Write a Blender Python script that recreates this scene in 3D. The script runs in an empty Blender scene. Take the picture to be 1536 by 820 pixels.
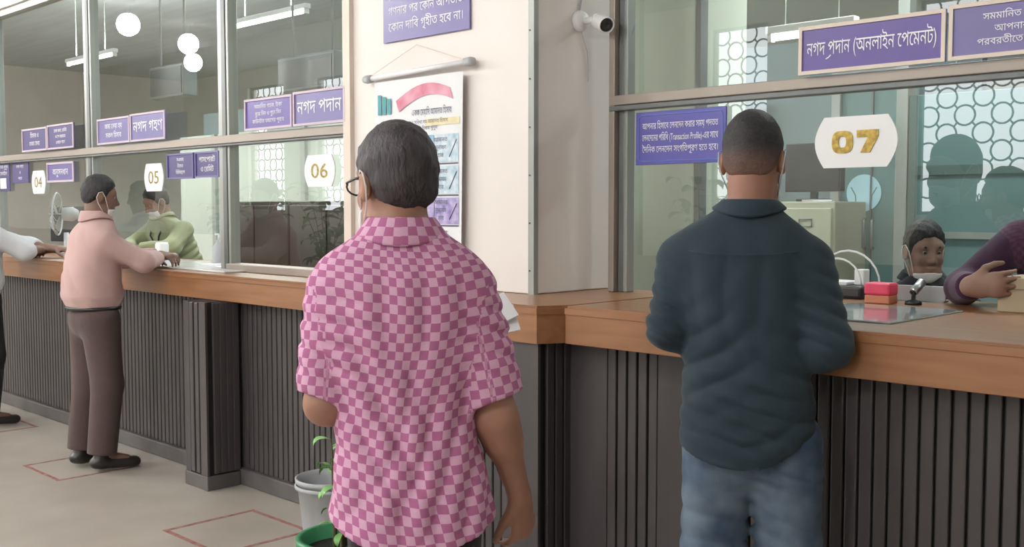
import bpy, bmesh, math, random
import numpy as np
from mathutils import Vector, Matrix
from mathutils.geometry import delaunay_2d_cdt

# ------------------------------------------------------------------ camera, world, light, exposure
scene = bpy.context.scene
col = scene.collection
cam_d = bpy.data.cameras.new('camera')
cam = bpy.data.objects.new('camera', cam_d)
col.objects.link(cam)
cam.location = (0, 0, 1.45)
cam.rotation_euler = (math.radians(90 - 3.505), 0, math.radians(44.733))
cam_d.sensor_width = 36
cam_d.lens = 36 * 1600 / 1536
cam_d.clip_start = 0.05
scene.camera = cam

world = bpy.data.worlds.new('world')
scene.world = world
world.use_nodes = True
bg = world.node_tree.nodes['Background']
bg.inputs[0].default_value = (0.93, 0.97, 1.0, 1)
bg.inputs[1].default_value = 6.0

vs = scene.view_settings
vs.view_transform = 'Standard'
vs.look = 'None'
vs.gamma = 1
vs.use_curve_mapping = False
vs.exposure = 0.0
scene.cycles.use_denoising = True
scene.cycles.max_bounces = 8
scene.cycles.diffuse_bounces = 4
scene.cycles.transparent_max_bounces = 12
scene.cycles.sample_clamp_indirect = 6

LAMP_W = 150.0      # radiance of a lobby globe lamp
OFFICE_W = 70.0     # each office tube lamp

R = math.radians
rnd = random.Random(5)

# ------------------------------------------------------------------ materials
def new_mat(name):
    m = bpy.data.materials.new(name)
    m.use_nodes = True
    nt = m.node_tree
    return m, nt, nt.nodes['Principled BSDF']

def mat(name, c, rough=0.5, var=0.08, scale=8.0, metal=0.0, spec=0.5, bump=0.0, bscale=60.0, coat=0.0, stretch=(1, 1, 1), c2=None, emis=0):
    """plain procedural surface: colour wandering a little with noise, optional fine relief"""
    m, nt, b = new_mat(name)
    tc = nt.nodes.new('ShaderNodeTexCoord')
    mp = nt.nodes.new('ShaderNodeMapping')
    mp.inputs['Scale'].default_value = stretch
    nt.links.new(tc.outputs['Object'], mp.inputs['Vector'])
    nz = nt.nodes.new('ShaderNodeTexNoise')
    nz.inputs['Scale'].default_value = scale
    nz.inputs['Detail'].default_value = 4
    nt.links.new(mp.outputs[0], nz.inputs['Vector'])
    rp = nt.nodes.new('ShaderNodeValToRGB')
    a = [max(0, x * (1 - var)) for x in c]
    d = list(c2) if c2 else [min(1, x * (1 + var)) for x in c]
    rp.color_ramp.elements[0].position = 0.3
    rp.color_ramp.elements[0].color = (*a, 1)
    rp.color_ramp.elements[1].position = 0.7
    rp.color_ramp.elements[1].color = (*d, 1)
    nt.links.new(nz.outputs['Fac'], rp.inputs[0])
    nt.links.new(rp.outputs[0], b.inputs['Base Color'])
    b.inputs['Roughness'].default_value = rough
    b.inputs['Metallic'].default_value = metal
    b.inputs['Specular IOR Level'].default_value = spec
    b.inputs['Coat Weight'].default_value = coat
    b.inputs['Coat Roughness'].default_value = 0.15
    if bump:
        n2 = nt.nodes.new('ShaderNodeTexNoise')
        n2.inputs['Scale'].default_value = bscale
        n2.inputs['Detail'].default_value = 3
        nt.links.new(mp.outputs[0], n2.inputs['Vector'])
        bp = nt.nodes.new('ShaderNodeBump')
        bp.inputs['Strength'].default_value = bump
        bp.inputs['Distance'].default_value = 0.01
        nt.links.new(n2.outputs['Fac'], bp.inputs['Height'])
        nt.links.new(bp.outputs[0], b.inputs['Normal'])
    if emis:
        b.inputs['Emission Color'].default_value = (*c, 1)
        b.inputs['Emission Strength'].default_value = emis
    return m

M = {}
M['wall'] = mat('wall_paint', (0.80, 0.745, 0.71), 0.6, 0.04, 1.6, bump=0.05, bscale=25)
M['lobby_wall'] = mat('lobby_wall_paint', (0.62, 0.58, 0.52), 0.7, 0.06, 1.5)
M['ceiling'] = mat('ceiling_paint', (0.62, 0.65, 0.65), 0.7, 0.08, 0.8, stretch=(1, 9, 1))
M['floor'] = mat('terrazzo_floor', (0.42, 0.375, 0.325), 0.35, 0.10, 3.0, bump=0.02, bscale=90)
M['office_floor'] = mat('office_floor', (0.30, 0.29, 0.27), 0.5, 0.1, 3)
M['office_wall'] = mat('office_wall_paint', (0.40, 0.42, 0.37), 0.7, 0.06, 1.2)
M['green_wall'] = mat('green_grey_paint', (0.46, 0.50, 0.42), 0.6, 0.04, 1.0)
M['slat'] = mat('dark_slat_board', (0.062, 0.053, 0.055), 0.42, 0.25, 6, stretch=(1, 1, 0.15), bump=0.06, bscale=40)
M['booth_wall'] = mat('blue_grey_paint', (0.17, 0.21, 0.22), 0.7, 0.1, 1.5)
M['dark_wood'] = mat('dark_brown_veneer', (0.055, 0.038, 0.034), 0.45, 0.2, 5, stretch=(3, 3, 0.4))
M['slat_gap'] = mat('dark_back_board', (0.016, 0.014, 0.015), 0.7, 0.2, 6)
M['plinth'] = mat('dark_plinth', (0.10, 0.09, 0.088), 0.45, 0.2, 7)
M['alu'] = mat('grey_aluminium', (0.33, 0.34, 0.32), 0.4, 0.12, 5, metal=0.35, stretch=(1, 1, 0.2))
M['alu_dark'] = mat('dull_dark_aluminium', (0.15, 0.16, 0.16), 0.45, 0.12, 5, metal=0.3)
M['tan_rail'] = mat('tan_anodised_rail', (0.34, 0.295, 0.255), 0.42, 0.1, 4, metal=0.2, stretch=(0.2, 1, 1))
M['white_pl'] = mat('white_plastic', (0.84, 0.84, 0.85), 0.4, 0.03, 4)
M['black_pl'] = mat('black_plastic', (0.02, 0.02, 0.022), 0.35, 0.2, 5)
M['grey_pl'] = mat('grey_plastic', (0.45, 0.46, 0.48), 0.45, 0.06, 5)
M['green_pl'] = mat('green_plastic', (0.03, 0.24, 0.10), 0.35, 0.1, 5)
M['red_tape'] = mat('worn_red_tape', (0.36, 0.09, 0.09), 0.6, 0.35, 22, c2=(0.42, 0.25, 0.21))
M['paper'] = mat('white_paper', (0.80, 0.81, 0.83), 0.8, 0.03, 6)
M['gold'] = mat('gold_foil', (0.34, 0.23, 0.05), 0.32, 0.45, 70, metal=0.55)
M['violet'] = mat('violet_board', (0.105, 0.065, 0.30), 0.3, 0.10, 3)
M['violet2'] = mat('pale_violet_board', (0.165, 0.14, 0.35), 0.3, 0.12, 3)
M['blue_board'] = mat('blue_violet_board', (0.085, 0.075, 0.36), 0.3, 0.12, 3)
M['blue_line'] = mat('light_blue_line', (0.14, 0.22, 0.62), 0.4, 0.05, 3)
M['dark_violet'] = mat('dark_violet_board', (0.075, 0.06, 0.19), 0.4, 0.12, 3)
M['cream'] = mat('cream_trim', (0.72, 0.62, 0.54), 0.5, 0.05, 5)
M['pinktrim'] = mat('pale_lilac_trim', (0.55, 0.45, 0.53), 0.5, 0.05, 5)
M['letter'] = mat('white_lettering', (0.86, 0.85, 0.88), 0.5, 0.02, 5)
M['ink'] = mat('dark_ink', (0.10, 0.10, 0.16), 0.6, 0.1, 5)
M['steel'] = mat('brushed_steel', (0.5, 0.5, 0.5), 0.3, 0.08, 30, metal=0.9)
M['file_cab'] = mat('cream_enamel_steel', (0.36, 0.36, 0.27), 0.45, 0.06, 4)
M['teal'] = mat('teal_board', (0.12, 0.20, 0.20), 0.5, 0.06, 1.5)
M['teal_dark'] = mat('dark_teal_trim', (0.08, 0.13, 0.12), 0.5, 0.1, 3)
M['frost'] = mat('frosted_film', (0.40, 0.60, 0.68), 0.6, 0.04, 4)
M['leaf'] = mat('green_leaf', (0.05, 0.14, 0.035), 0.45, 0.35, 14)
M['leaf_l'] = mat('light_green_leaf', (0.16, 0.36, 0.10), 0.45, 0.3, 14)
M['soil'] = mat('dark_soil', (0.02, 0.018, 0.015), 0.9, 0.3, 40, bump=0.4)
M['stem'] = mat('plant_stem', (0.12, 0.10, 0.05), 0.7, 0.2, 20)
M['terracotta'] = mat('clay_pot', (0.25, 0.12, 0.07), 0.7, 0.1, 8)
M['iron'] = mat('dark_iron', (0.03, 0.03, 0.032), 0.5, 0.2, 8)
M['pink_sponge'] = mat('pink_plastic_lid', (0.85, 0.07, 0.16), 0.4, 0.06, 8)
M['orange_pl'] = mat('orange_plastic', (0.62, 0.22, 0.12), 0.4, 0.06, 8)
M['carton'] = mat('beige_carton', (0.42, 0.33, 0.22), 0.75, 0.06, 5)
M['cloth_white'] = mat('white_cotton', (0.66, 0.67, 0.70), 0.85, 0.06, 5, bump=0.25, bscale=25)
M['desk'] = mat('office_desk_laminate', (0.22, 0.17, 0.13), 0.4, 0.1, 4, stretch=(0.3, 3, 1))

def wood_mat():
    m, nt, b = new_mat('orange_brown_laminate')
    tc = nt.nodes.new('ShaderNodeTexCoord')
    mp = nt.nodes.new('ShaderNodeMapping')
    mp.inputs['Scale'].default_value = (0.5, 6, 6)
    nt.links.new(tc.outputs['Object'], mp.inputs['Vector'])
    nz = nt.nodes.new('ShaderNodeTexNoise')
    nz.inputs['Scale'].default_value = 5
    nz.inputs['Detail'].default_value = 6
    nt.links.new(mp.outputs[0], nz.inputs['Vector'])
    rp = nt.nodes.new('ShaderNodeValToRGB')
    rp.color_ramp.elements[0].position = 0.25
    rp.color_ramp.elements[0].color = (0.225, 0.095, 0.039, 1)
    rp.color_ramp.elements[1].position = 0.8
    rp.color_ramp.elements[1].color = (0.335, 0.155, 0.069, 1)
    nt.links.new(nz.outputs['Fac'], rp.inputs[0])
    nt.links.new(rp.outputs[0], b.inputs['Base Color'])
    b.inputs['Roughness'].default_value = 0.38
    b.inputs['Coat Weight'].default_value = 0.25
    b.inputs['Coat Roughness'].default_value = 0.2
    return m
M['wood'] = wood_mat()

def glass_mat(name, tint, ior):
    """thin window glass: clear transmission with a Fresnel mirror on top"""
    m = bpy.data.materials.new(name)
    m.use_nodes = True
    nt = m.node_tree
    nt.nodes.clear()
    out = nt.nodes.new('ShaderNodeOutputMaterial')
    mix = nt.nodes.new('ShaderNodeMixShader')
    tr = nt.nodes.new('ShaderNodeBsdfTransparent')
    tr.inputs[0].default_value = (*tint, 1)
    gl = nt.nodes.new('ShaderNodeBsdfGlossy')
    gl.inputs['Roughness'].default_value = 0.0
    lw = nt.nodes.new('ShaderNodeLayerWeight')   # symmetric on both faces
    lw.inputs['Blend'].default_value = 0.5
    # Schlick reflectance from the facing term
    pw = nt.nodes.new('ShaderNodeMath'); pw.operation = 'POWER'; pw.inputs[1].default_value = 4.0
    ml = nt.nodes.new('ShaderNodeMath'); ml.operation = 'MULTIPLY_ADD'
    r0 = ((ior - 1) / (ior + 1)) ** 2
    ml.inputs[1].default_value = 1 - r0
    ml.inputs[2].default_value = r0
    nt.links.new(lw.outputs['Facing'], pw.inputs[0])
    nt.links.new(pw.outputs[0], ml.inputs[0])
    nt.links.new(ml.outputs[0], mix.inputs[0])
    nt.links.new(tr.outputs[0], mix.inputs[1])
    nt.links.new(gl.outputs[0], mix.inputs[2])
    nt.links.new(mix.outputs[0], out.inputs[0])
    return m
M['glass'] = glass_mat('window_glass', (0.90, 0.95, 0.93), 2.0)
M['sheet_glass'] = mat('counter_glass_sheet', (0.33, 0.40, 0.41), 0.06, 0.05, 3, spec=0.8, coat=0.6)
M['marble'] = mat('pale_stone_slab', (0.55, 0.53, 0.52), 0.25, 0.12, 7, coat=0.3)

def lamp_mat(name, c, s):
    m, nt, b = new_mat(name)
    b.inputs['Base Color'].default_value = (0.8, 0.8, 0.8, 1)
    b.inputs['Emission Color'].default_value = (*c, 1)
    b.inputs['Emission Strength'].default_value = s
    return m
M['lamp'] = lamp_mat('lit_globe', (1, 0.98, 0.95), LAMP_W)
M['lamp_bright'] = lamp_mat('bright_lit_globe', (1, 0.98, 0.95), LAMP_W * 2)
M['tube'] = lamp_mat('lit_tube', (0.95, 1, 0.99), 9)

def skin_mat(name, c):
    m = mat(name, c, 0.55, 0.10, 14, bump=0.06, bscale=120)
    b = m.node_tree.nodes['Principled BSDF']
    b.inputs['Subsurface Weight'].default_value = 0.08
    b.inputs['Subsurface Radius'].default_value = (0.012, 0.005, 0.003)
    return m
M['skin_brown'] = skin_mat('brown_skin', (0.33, 0.165, 0.115))
M['skin_dark'] = skin_mat('dark_brown_skin', (0.19, 0.105, 0.08))
M['skin_mid'] = skin_mat('mid_brown_skin', (0.27, 0.15, 0.11))
M['hair'] = mat('black_hair', (0.022, 0.019, 0.021), 0.62, 0.5, 60, bump=0.5, bscale=160, stretch=(1, 1, 0.25))
M['hair_grey'] = mat('greying_hair', (0.038, 0.030, 0.034), 0.6, 0.5, 45, bump=0.5, bscale=150, stretch=(1, 1, 0.25))
def fade_hair():
    """close crop whose density thins out towards the nape"""
    m = mat('cropped_black_hair', (0.020, 0.018, 0.020), 0.65, 0.4, 60, bump=0.4, bscale=170)
    nt = m.node_tree
    b = nt.nodes['Principled BSDF']
    src = b.inputs['Base Color'].links[0].from_socket
    tc = nt.nodes.new('ShaderNodeTexCoord')
    sp = nt.nodes.new('ShaderNodeSeparateXYZ')
    nt.links.new(tc.outputs['Object'], sp.inputs[0])
    mr = nt.nodes.new('ShaderNodeMapRange')
    mr.inputs['From Min'].default_value = -0.062
    mr.inputs['From Max'].default_value = 0.030
    nt.links.new(sp.outputs['Z'], mr.inputs['Value'])
    mx = nt.nodes.new('ShaderNodeMix'); mx.data_type = 'RGBA'
    nt.links.new(mr.outputs['Result'], mx.inputs['Factor'])
    mx.inputs['A'].default_value = (0.17, 0.092, 0.068, 1)
    nt.links.new(src, mx.inputs['B'])
    nt.links.new(mx.outputs['Result'], b.inputs['Base Color'])
    return m
M['hair_fade'] = fade_hair()
M['eye'] = mat('eye_white', (0.35, 0.32, 0.30), 0.3, 0.02)
M['mask'] = mat('pale_face_mask', (0.50, 0.56, 0.60), 0.8, 0.05, 20, bump=0.15, bscale=60)
M['mask_white'] = mat('white_face_mask', (0.70, 0.68, 0.66), 0.8, 0.05, 20)

def cloth(name, c, var=0.12, scale=6, bump=0.3, bscale=22, rough=0.85):
    m = mat(name, c, rough, var, scale, spec=0.25, bump=bump, bscale=bscale)
    m.node_tree.nodes['Principled BSDF'].inputs['Sheen Weight'].default_value = 0.12
    return m
M['navy'] = cloth('dark_navy_teal_cotton', (0.022, 0.038, 0.052), 0.12, 5, 0.2)
M['pink_plain'] = cloth('dusty_pink_cotton', (0.52, 0.345, 0.33), 0.06, 4)
M['brown_tr'] = cloth('dark_brown_trouser', (0.088, 0.058, 0.055), 0.12, 4)
M['black_tr'] = cloth('black_trouser', (0.02, 0.02, 0.023), 0.15, 5)
M['lime'] = cloth('pale_lime_shirt', (0.30, 0.315, 0.19), 0.07, 4)
M['charcoal'] = cloth('charcoal_knit', (0.026, 0.027, 0.032), 0.2, 10)
M['purple'] = cloth('dark_purple_cotton', (0.06, 0.018, 0.05), 0.2, 6)
M['shoe'] = mat('dark_leather', (0.02, 0.017, 0.016), 0.35, 0.2, 8)
M['belt'] = mat('black_leather_belt', (0.015, 0.013, 0.013), 0.4, 0.2, 8)

def check_mat():
    m, nt, b = new_mat('pink_checked_cotton')
    uv = nt.nodes.new('ShaderNodeUVMap'); uv.uv_map = 'UVMap'
    nz = nt.nodes.new('ShaderNodeTexNoise'); nz.inputs['Scale'].default_value = 9; nz.inputs['Detail'].default_value = 2
    nt.links.new(uv.outputs[0], nz.inputs['Vector'])
    wob = nt.nodes.new('ShaderNodeVectorMath'); wob.operation = 'MULTIPLY_ADD'
    wob.inputs[1].default_value = (0.011, 0.011, 0)
    nt.links.new(nz.outputs['Color'], wob.inputs[0])
    nt.links.new(uv.outputs[0], wob.inputs[2])
    ck = nt.nodes.new('ShaderNodeTexChecker')
    ck.inputs['Scale'].default_value = 1 / 0.0202
    ck.inputs['Color1'].default_value = (0.74, 0.43, 0.60, 1)
    ck.inputs['Color2'].default_value = (0.48, 0.16, 0.32, 1)
    nt.links.new(wob.outputs[0], ck.inputs['Vector'])
    n2 = nt.nodes.new('ShaderNodeTexNoise'); n2.inputs['Scale'].default_value = 320; n2.inputs['Detail'].default_value = 1
    nt.links.new(uv.outputs[0], n2.inputs['Vector'])
    mx = nt.nodes.new('ShaderNodeMix'); mx.data_type = 'RGBA'; mx.blend_type = 'MULTIPLY'
    mx.inputs['Factor'].default_value = 0.25
    nt.links.new(ck.outputs['Color'], mx.inputs['A'])
    nt.links.new(n2.outputs['Color'], mx.inputs['B'])
    nt.links.new(mx.outputs['Result'], b.inputs['Base Color'])
    b.inputs['Roughness'].default_value = 0.85
    b.inputs['Specular IOR Level'].default_value = 0.2
    return m
M['check'] = check_mat()

def jeans_mat():
    m, nt, b = new_mat('faded_blue_denim')
    tc = nt.nodes.new('ShaderNodeTexCoord')
    nz = nt.nodes.new('ShaderNodeTexNoise'); nz.inputs['Scale'].default_value = 5.5; nz.inputs['Detail'].default_value = 3
    nt.links.new(tc.outputs['Object'], nz.inputs['Vector'])
    rp = nt.nodes.new('ShaderNodeValToRGB')
    rp.color_ramp.elements[0].position = 0.36; rp.color_ramp.elements[0].color = (0.05, 0.085, 0.15, 1)
    rp.color_ramp.elements[1].position = 0.66; rp.color_ramp.elements[1].color = (0.20, 0.26, 0.33, 1)
    nt.links.new(nz.outputs['Fac'], rp.inputs[0])
    n2 = nt.nodes.new('ShaderNodeTexNoise'); n2.inputs['Scale'].default_value = 260
    nt.links.new(tc.outputs['Object'], n2.inputs['Vector'])
    mx = nt.nodes.new('ShaderNodeMix'); mx.data_type = 'RGBA'; mx.blend_type = 'MULTIPLY'
    mx.inputs['Factor'].default_value = 0.3
    nt.links.new(rp.outputs[0], mx.inputs['A'])
    nt.links.new(n2.outputs['Color'], mx.inputs['B'])
    nt.links.new(mx.outputs['Result'], b.inputs['Base Color'])
    b.inputs['Roughness'].default_value = 0.9
    b.inputs['Specular IOR Level'].default_value = 0.2
    return m
M['jeans'] = jeans_mat()

# ------------------------------------------------------------------ mesh helpers
class B:
    """collects simple shapes; .obj() links them as ONE mesh object"""
    def __init__(s):
        s.bm = bmesh.new()
    def box(s, x0, x1, y0, y1, z0, z1, bev=0.0):
        v = [s.bm.verts.new(p) for p in ((x0, y0, z0), (x1, y0, z0), (x1, y1, z0), (x0, y1, z0), (x0, y0, z1), (x1, y0, z1), (x1, y1, z1), (x0, y1, z1))]
        fs = [s.bm.faces.new([v[i] for i in f]) for f in ((0, 3, 2, 1), (4, 5, 6, 7), (0, 1, 5, 4), (1, 2, 6, 5), (2, 3, 7, 6), (3, 0, 4, 7))]
        if bev:
            es = list({e for f in fs for e in f.edges})
            bmesh.ops.bevel(s.bm, geom=es, offset=bev, segments=2, affect='EDGES', profile=0.5)
        return s
    def quad(s, *pts):
        s.bm.faces.new([s.bm.verts.new(p) for p in pts])
        return s
    def prism(s, pts, d):
        """pts: closed outline (list of 3d points), extruded by vector d"""
        a = [s.bm.verts.new(p) for p in pts]
        b = [s.bm.verts.new(Vector(p) + Vector(d)) for p in pts]
        n = len(a)
        s.bm.faces.new(a)
        s.bm.faces.new(b[::-1])
        for i in range(n):
            s.bm.faces.new((a[i], b[i], b[(i + 1) % n], a[(i + 1) % n]))
        return s
    def tube(s, pts, r, n=8, closed=False):
        pts = [Vector(p) for p in pts]
        rs = r if isinstance(r, (list, tuple)) else [r] * len(pts)
        m = len(pts)
        rings = []
        up = None
        for i, p in enumerate(pts):
            if closed:
                t = pts[(i + 1) % m] - pts[i - 1]
            else:
                t = pts[min(i + 1, m - 1)] - pts[max(i - 1, 0)]
            t.normalize()
            if up is None:
                up = Vector((0, 0, 1)) if abs(t.z) < 0.9 else Vector((0, 1, 0))
            u = t.cross(up)
            if u.length < 1e-6:
                u = t.cross(Vector((1, 0, 0)))
            u.normalize()
            w = u.cross(t)
            up = w
            rings.append([s.bm.verts.new(p + rs[i] * (math.cos(a) * u + math.sin(a) * w)) for a in (2 * math.pi * k / n for k in range(n))])
        for i in range(m if closed else m - 1):
            A, Bq = rings[i], rings[(i + 1) % m]
            for k in range(n):
                s.bm.faces.new((A[k], A[(k + 1) % n], Bq[(k + 1) % n], Bq[k]))
        if not closed:
            s.bm.faces.new(rings[0][::-1])
            s.bm.faces.new(rings[-1])
        return s
    def lathe(s, prof, c=(0, 0, 0), n=24, axis=(0, 0, 1)):
        """prof: [(radius, height)...] turned about axis through c"""
        ax = Vector(axis).normalized()
        q = Vector((0, 0, 1)).rotation_difference(ax)
        rings = []
        for r, h in prof:
            if r < 1e-6:
                rings.append([s.bm.verts.new(Vector(c) + q @ Vector((0, 0, h)))])
            else:
                rings.append([s.bm.verts.new(Vector(c) + q @ Vector((r * math.cos(2 * math.pi * k / n), r * math.sin(2 * math.pi * k / n), h))) for k in range(n)])
        for A, Bq in zip(rings, rings[1:]):
            for k in range(n):
                k2 = (k + 1) % n
                if len(A) == 1 and len(Bq) == 1:
                    continue
                if len(A) == 1:
                    s.bm.faces.new((A[0], Bq[k], Bq[k2]))
                elif len(Bq) == 1:
                    s.bm.faces.new((A[k], A[k2], Bq[0]))
                else:
                    s.bm.faces.new((A[k], A[k2], Bq[k2], Bq[k]))
        return s
    def mesh(s, name, m=None, smooth=False):
        bmesh.ops.recalc_face_normals(s.bm, faces=s.bm.faces)
        me = bpy.data.meshes.new(name)
        s.bm.to_mesh(me)
        s.bm.free()
        if smooth:
            me.polygons.foreach_set('use_smooth', [True] * len(me.polygons))
        if m:
            me.materials.append(M[m] if isinstance(m, str) else m)
        return me
    def obj(s, name, m=None, parent=None, smooth=False):
        return link(name, s.mesh(name, m, smooth), parent)

def link(name, me, parent=None):
    o = bpy.data.objects.new(name, me)
    col.objects.link(o)
    if parent:
        o.parent = parent
    return o

def tag(o, label, cat, group=None):
    o['label'] = label
    o['category'] = cat
    if group:
        o['group'] = group
    return o

def thing(name, label, cat, loc=(0, 0, 0), rz=0.0, group=None):
    o = link(name, None)
    o.location = loc
    o.rotation_euler = (0, 0, rz)
    o.empty_display_size = 0.1
    return tag(o, label, cat, group)

def struct(o):
    o['kind'] = 'structure'
    return o

# ------------------------------------------------------------------ lettering
_glyph_cache = {}
def text_polys(s, size, bold=0.0):
    """outlines of a line of text, each outer contour filled on its own (the font's contours overlap)"""
    c = bpy.data.curves.new('t', 'FONT')
    c.body = s
    c.size = size
    c.resolution_u = 3
    c.fill_mode = 'NONE'
    c.offset = bold
    o = bpy.data.objects.new('t', c)
    col.objects.link(o)
    dg = bpy.context.evaluated_depsgraph_get()
    me = bpy.data.meshes.new_from_object(o.evaluated_get(dg))
    co = [v.co.copy() for v in me.vertices]
    nb = {}
    for e in me.edges:
        a, b = e.vertices
        nb.setdefault(a, []).append(b)
        nb.setdefault(b, []).append(a)
    seen, loops = set(), []
    for v0 in range(len(co)):
        if v0 in seen or v0 not in nb:
            continue
        loop, prev, cur = [], None, v0
        while cur not in seen:
            seen.add(cur)
            loop.append(cur)
            nx = [q for q in nb[cur] if q != prev and q not in seen]
            if not nx:
                break
            prev, cur = cur, nx[0]
        if len(loop) > 2:
            loops.append([co[i] for i in loop])
    bpy.data.objects.remove(o)
    bpy.data.curves.remove(c)
    bpy.data.meshes.remove(me)
    return loops

def fill_loops(loops):
    """triangles of the nonzero-winding interior of overlapping closed outlines"""
    vs_, es_ = [], []
    for l in loops:
        b0 = len(vs_)
        vs_ += [Vector((p.x, p.y)) for p in l]
        es_ += [(b0 + i, b0 + (i + 1) % len(l)) for i in range(len(l))]
    ov, oe, of, *_ = delaunay_2d_cdt(vs_, es_, [], 0, 1e-6)
    if not of:
        return [], []
    P = np.array([(v.x, v.y) for v in ov])
    T = np.array([list(f) for f in of if len(f) == 3])
    C = P[T].mean(1)
    A = np.array([(vs_[a].x, vs_[a].y) for a, b in es_])
    Bq = np.array([(vs_[b].x, vs_[b].y) for a, b in es_])
    wn_ = np.zeros(len(C))
    for i0 in range(0, len(C), 400):
        c = C[i0:i0 + 400, None, :]
        side = (Bq[None, :, 0] - A[None, :, 0]) * (c[..., 1] - A[None, :, 1]) - (c[..., 0] - A[None, :, 0]) * (Bq[None, :, 1] - A[None, :, 1])
        up = (A[None, :, 1] <= c[..., 1]) & (Bq[None, :, 1] > c[..., 1]) & (side > 0)
        dn = (A[None, :, 1] > c[..., 1]) & (Bq[None, :, 1] <= c[..., 1]) & (side < 0)
        wn_[i0:i0 + 400] = up.sum(1) - dn.sum(1)
    return P, T[wn_ != 0]

def bn(t):
    """Bengali typed in reading order -> drawn order (vowel signs that stand before their consonant)"""
    out = []
    for ch in t.replace('\u09cd\u09b0', '').replace('\u09cd', ''):
        if ch in 'িেৈ' and out:
            out.insert(len(out) - 1, ch)
        elif ch == 'ো' and out:
            out.insert(len(out) - 1, 'ে'); out.append('া')
        elif ch == 'ৌ' and out:
            out.insert(len(out) - 1, 'ে'); out.append('ৗ')
        else:
            out.append(ch)
    return ''.join(out)

def lettering(lines, w, h, m='letter', parent=None, origin=(0, 0, 0), bold=0.0, fill=0.9, align='C', name='lettering', fit=True, extra=None):
    """flat raised lettering in the XZ plane facing -Y; centred on origin, fitted in w x h"""
    n = len(lines)
    lh = h / n
    verts, faces = [], []
    for i, ln in enumerate(lines):
        loops = text_polys(bn(ln), 1.0, bold)
        if not loops:
            continue
        xs = [p.x for l in loops for p in l]
        ys = [p.y for l in loops for p in l]
        x0, x1 = min(xs), max(xs)
        y0, y1 = (min(ys), max(ys)) if fit == 'tight' else (-0.28, 0.86)
        sy = lh * fill / (y1 - y0)
        sx = min(sy, w / (x1 - x0)) if fit != 'stretch' else w / (x1 - x0)
        if fit == 'tight':
            sx = w / (x1 - x0)
        ox = -(x0 + x1) / 2 * sx if align == 'C' else -w / 2 - x0 * sx
        oz = h / 2 - (i + 0.5) * lh - (y0 + y1) / 2 * sy
        P_, T_ = fill_loops(loops)
        base = len(verts)
        verts += [(origin[0] + ox + x * sx, origin[1], origin[2] + oz + y * sy) for x, y in P_]
        faces += [[base + int(k) for k in t] for t in T_]
    if extra:
        for poly in extra:
            base = len(verts)
            verts += poly
            faces.append(list(range(base, base + len(poly))))
    me = bpy.data.meshes.new(name)
    me.from_pydata(verts, [], faces)
    me.materials.append(M[m])
    # all faces towards -Y
    bm = bmesh.new()
    bm.from_mesh(me)
    bm.normal_update()
    for f in bm.faces:
        if f.normal.y > 0:
            f.normal_flip()
    bm.to_mesh(me)
    bm.free()
    return link(name, me, parent)

# ------------------------------------------------------------------ room: lobby
LX0, LX1, LY0 = -20.0, 3.0, -4.5
CEIL = 4.0
ZT, ZB = 1.105, 0.97         # counter top, underside of its fascia
GL, GR = 3.13, 3.46           # glass planes of the two window runs

def slab(name, *b, m='wall', bev=0):
    return struct(B().box(*b, bev).obj(name, m))

slab('floor', LX0, LX1, LY0, 8.7, -0.1, 0.0, m='floor')
slab('ceiling', LX0, LX1, LY0, 8.7, CEIL, CEIL + 0.1, m='ceiling')
slab('wall_left', LX0 - 0.15, LX0, LY0, 8.7, 0, CEIL, m='lobby_wall')
slab('wall_right', LX1, LX1 + 0.15, LY0, 8.7, 0, CEIL, m='lobby_wall')
slab('wall_office', LX0, LX1, 8.7, 8.85, 0, CEIL, m='office_wall')

# wall behind the camera with tall grilled windows
WINS = [(-1.70, 1.1), (-4.50, 1.16), (-7.34, 0.82), (-10.2, 0.9), (-13.0, 0.9), (-14.95, 1.0), (-17.0, 1.2)]  # first window is an unseen one, added to light the men's backs
WZ0, WZ1 = 1.38, 3.68
b = B()
edges = sorted([(x - w / 2, x + w / 2) for x, w in WINS])
b.box(LX0, LX1, LY0 - 0.2, LY0, 0, WZ0)
b.box(LX0, LX1, LY0 - 0.2, LY0, WZ1, CEIL)
prev = LX0
for a0, a1 in edges:
    b.box(prev, a0, LY0 - 0.2, LY0, WZ0, WZ1)
    prev = a1
b.box(prev, LX1, LY0 - 0.2, LY0, WZ0, WZ1)
struct(b.obj('wall_back', 'lobby_wall'))

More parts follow.
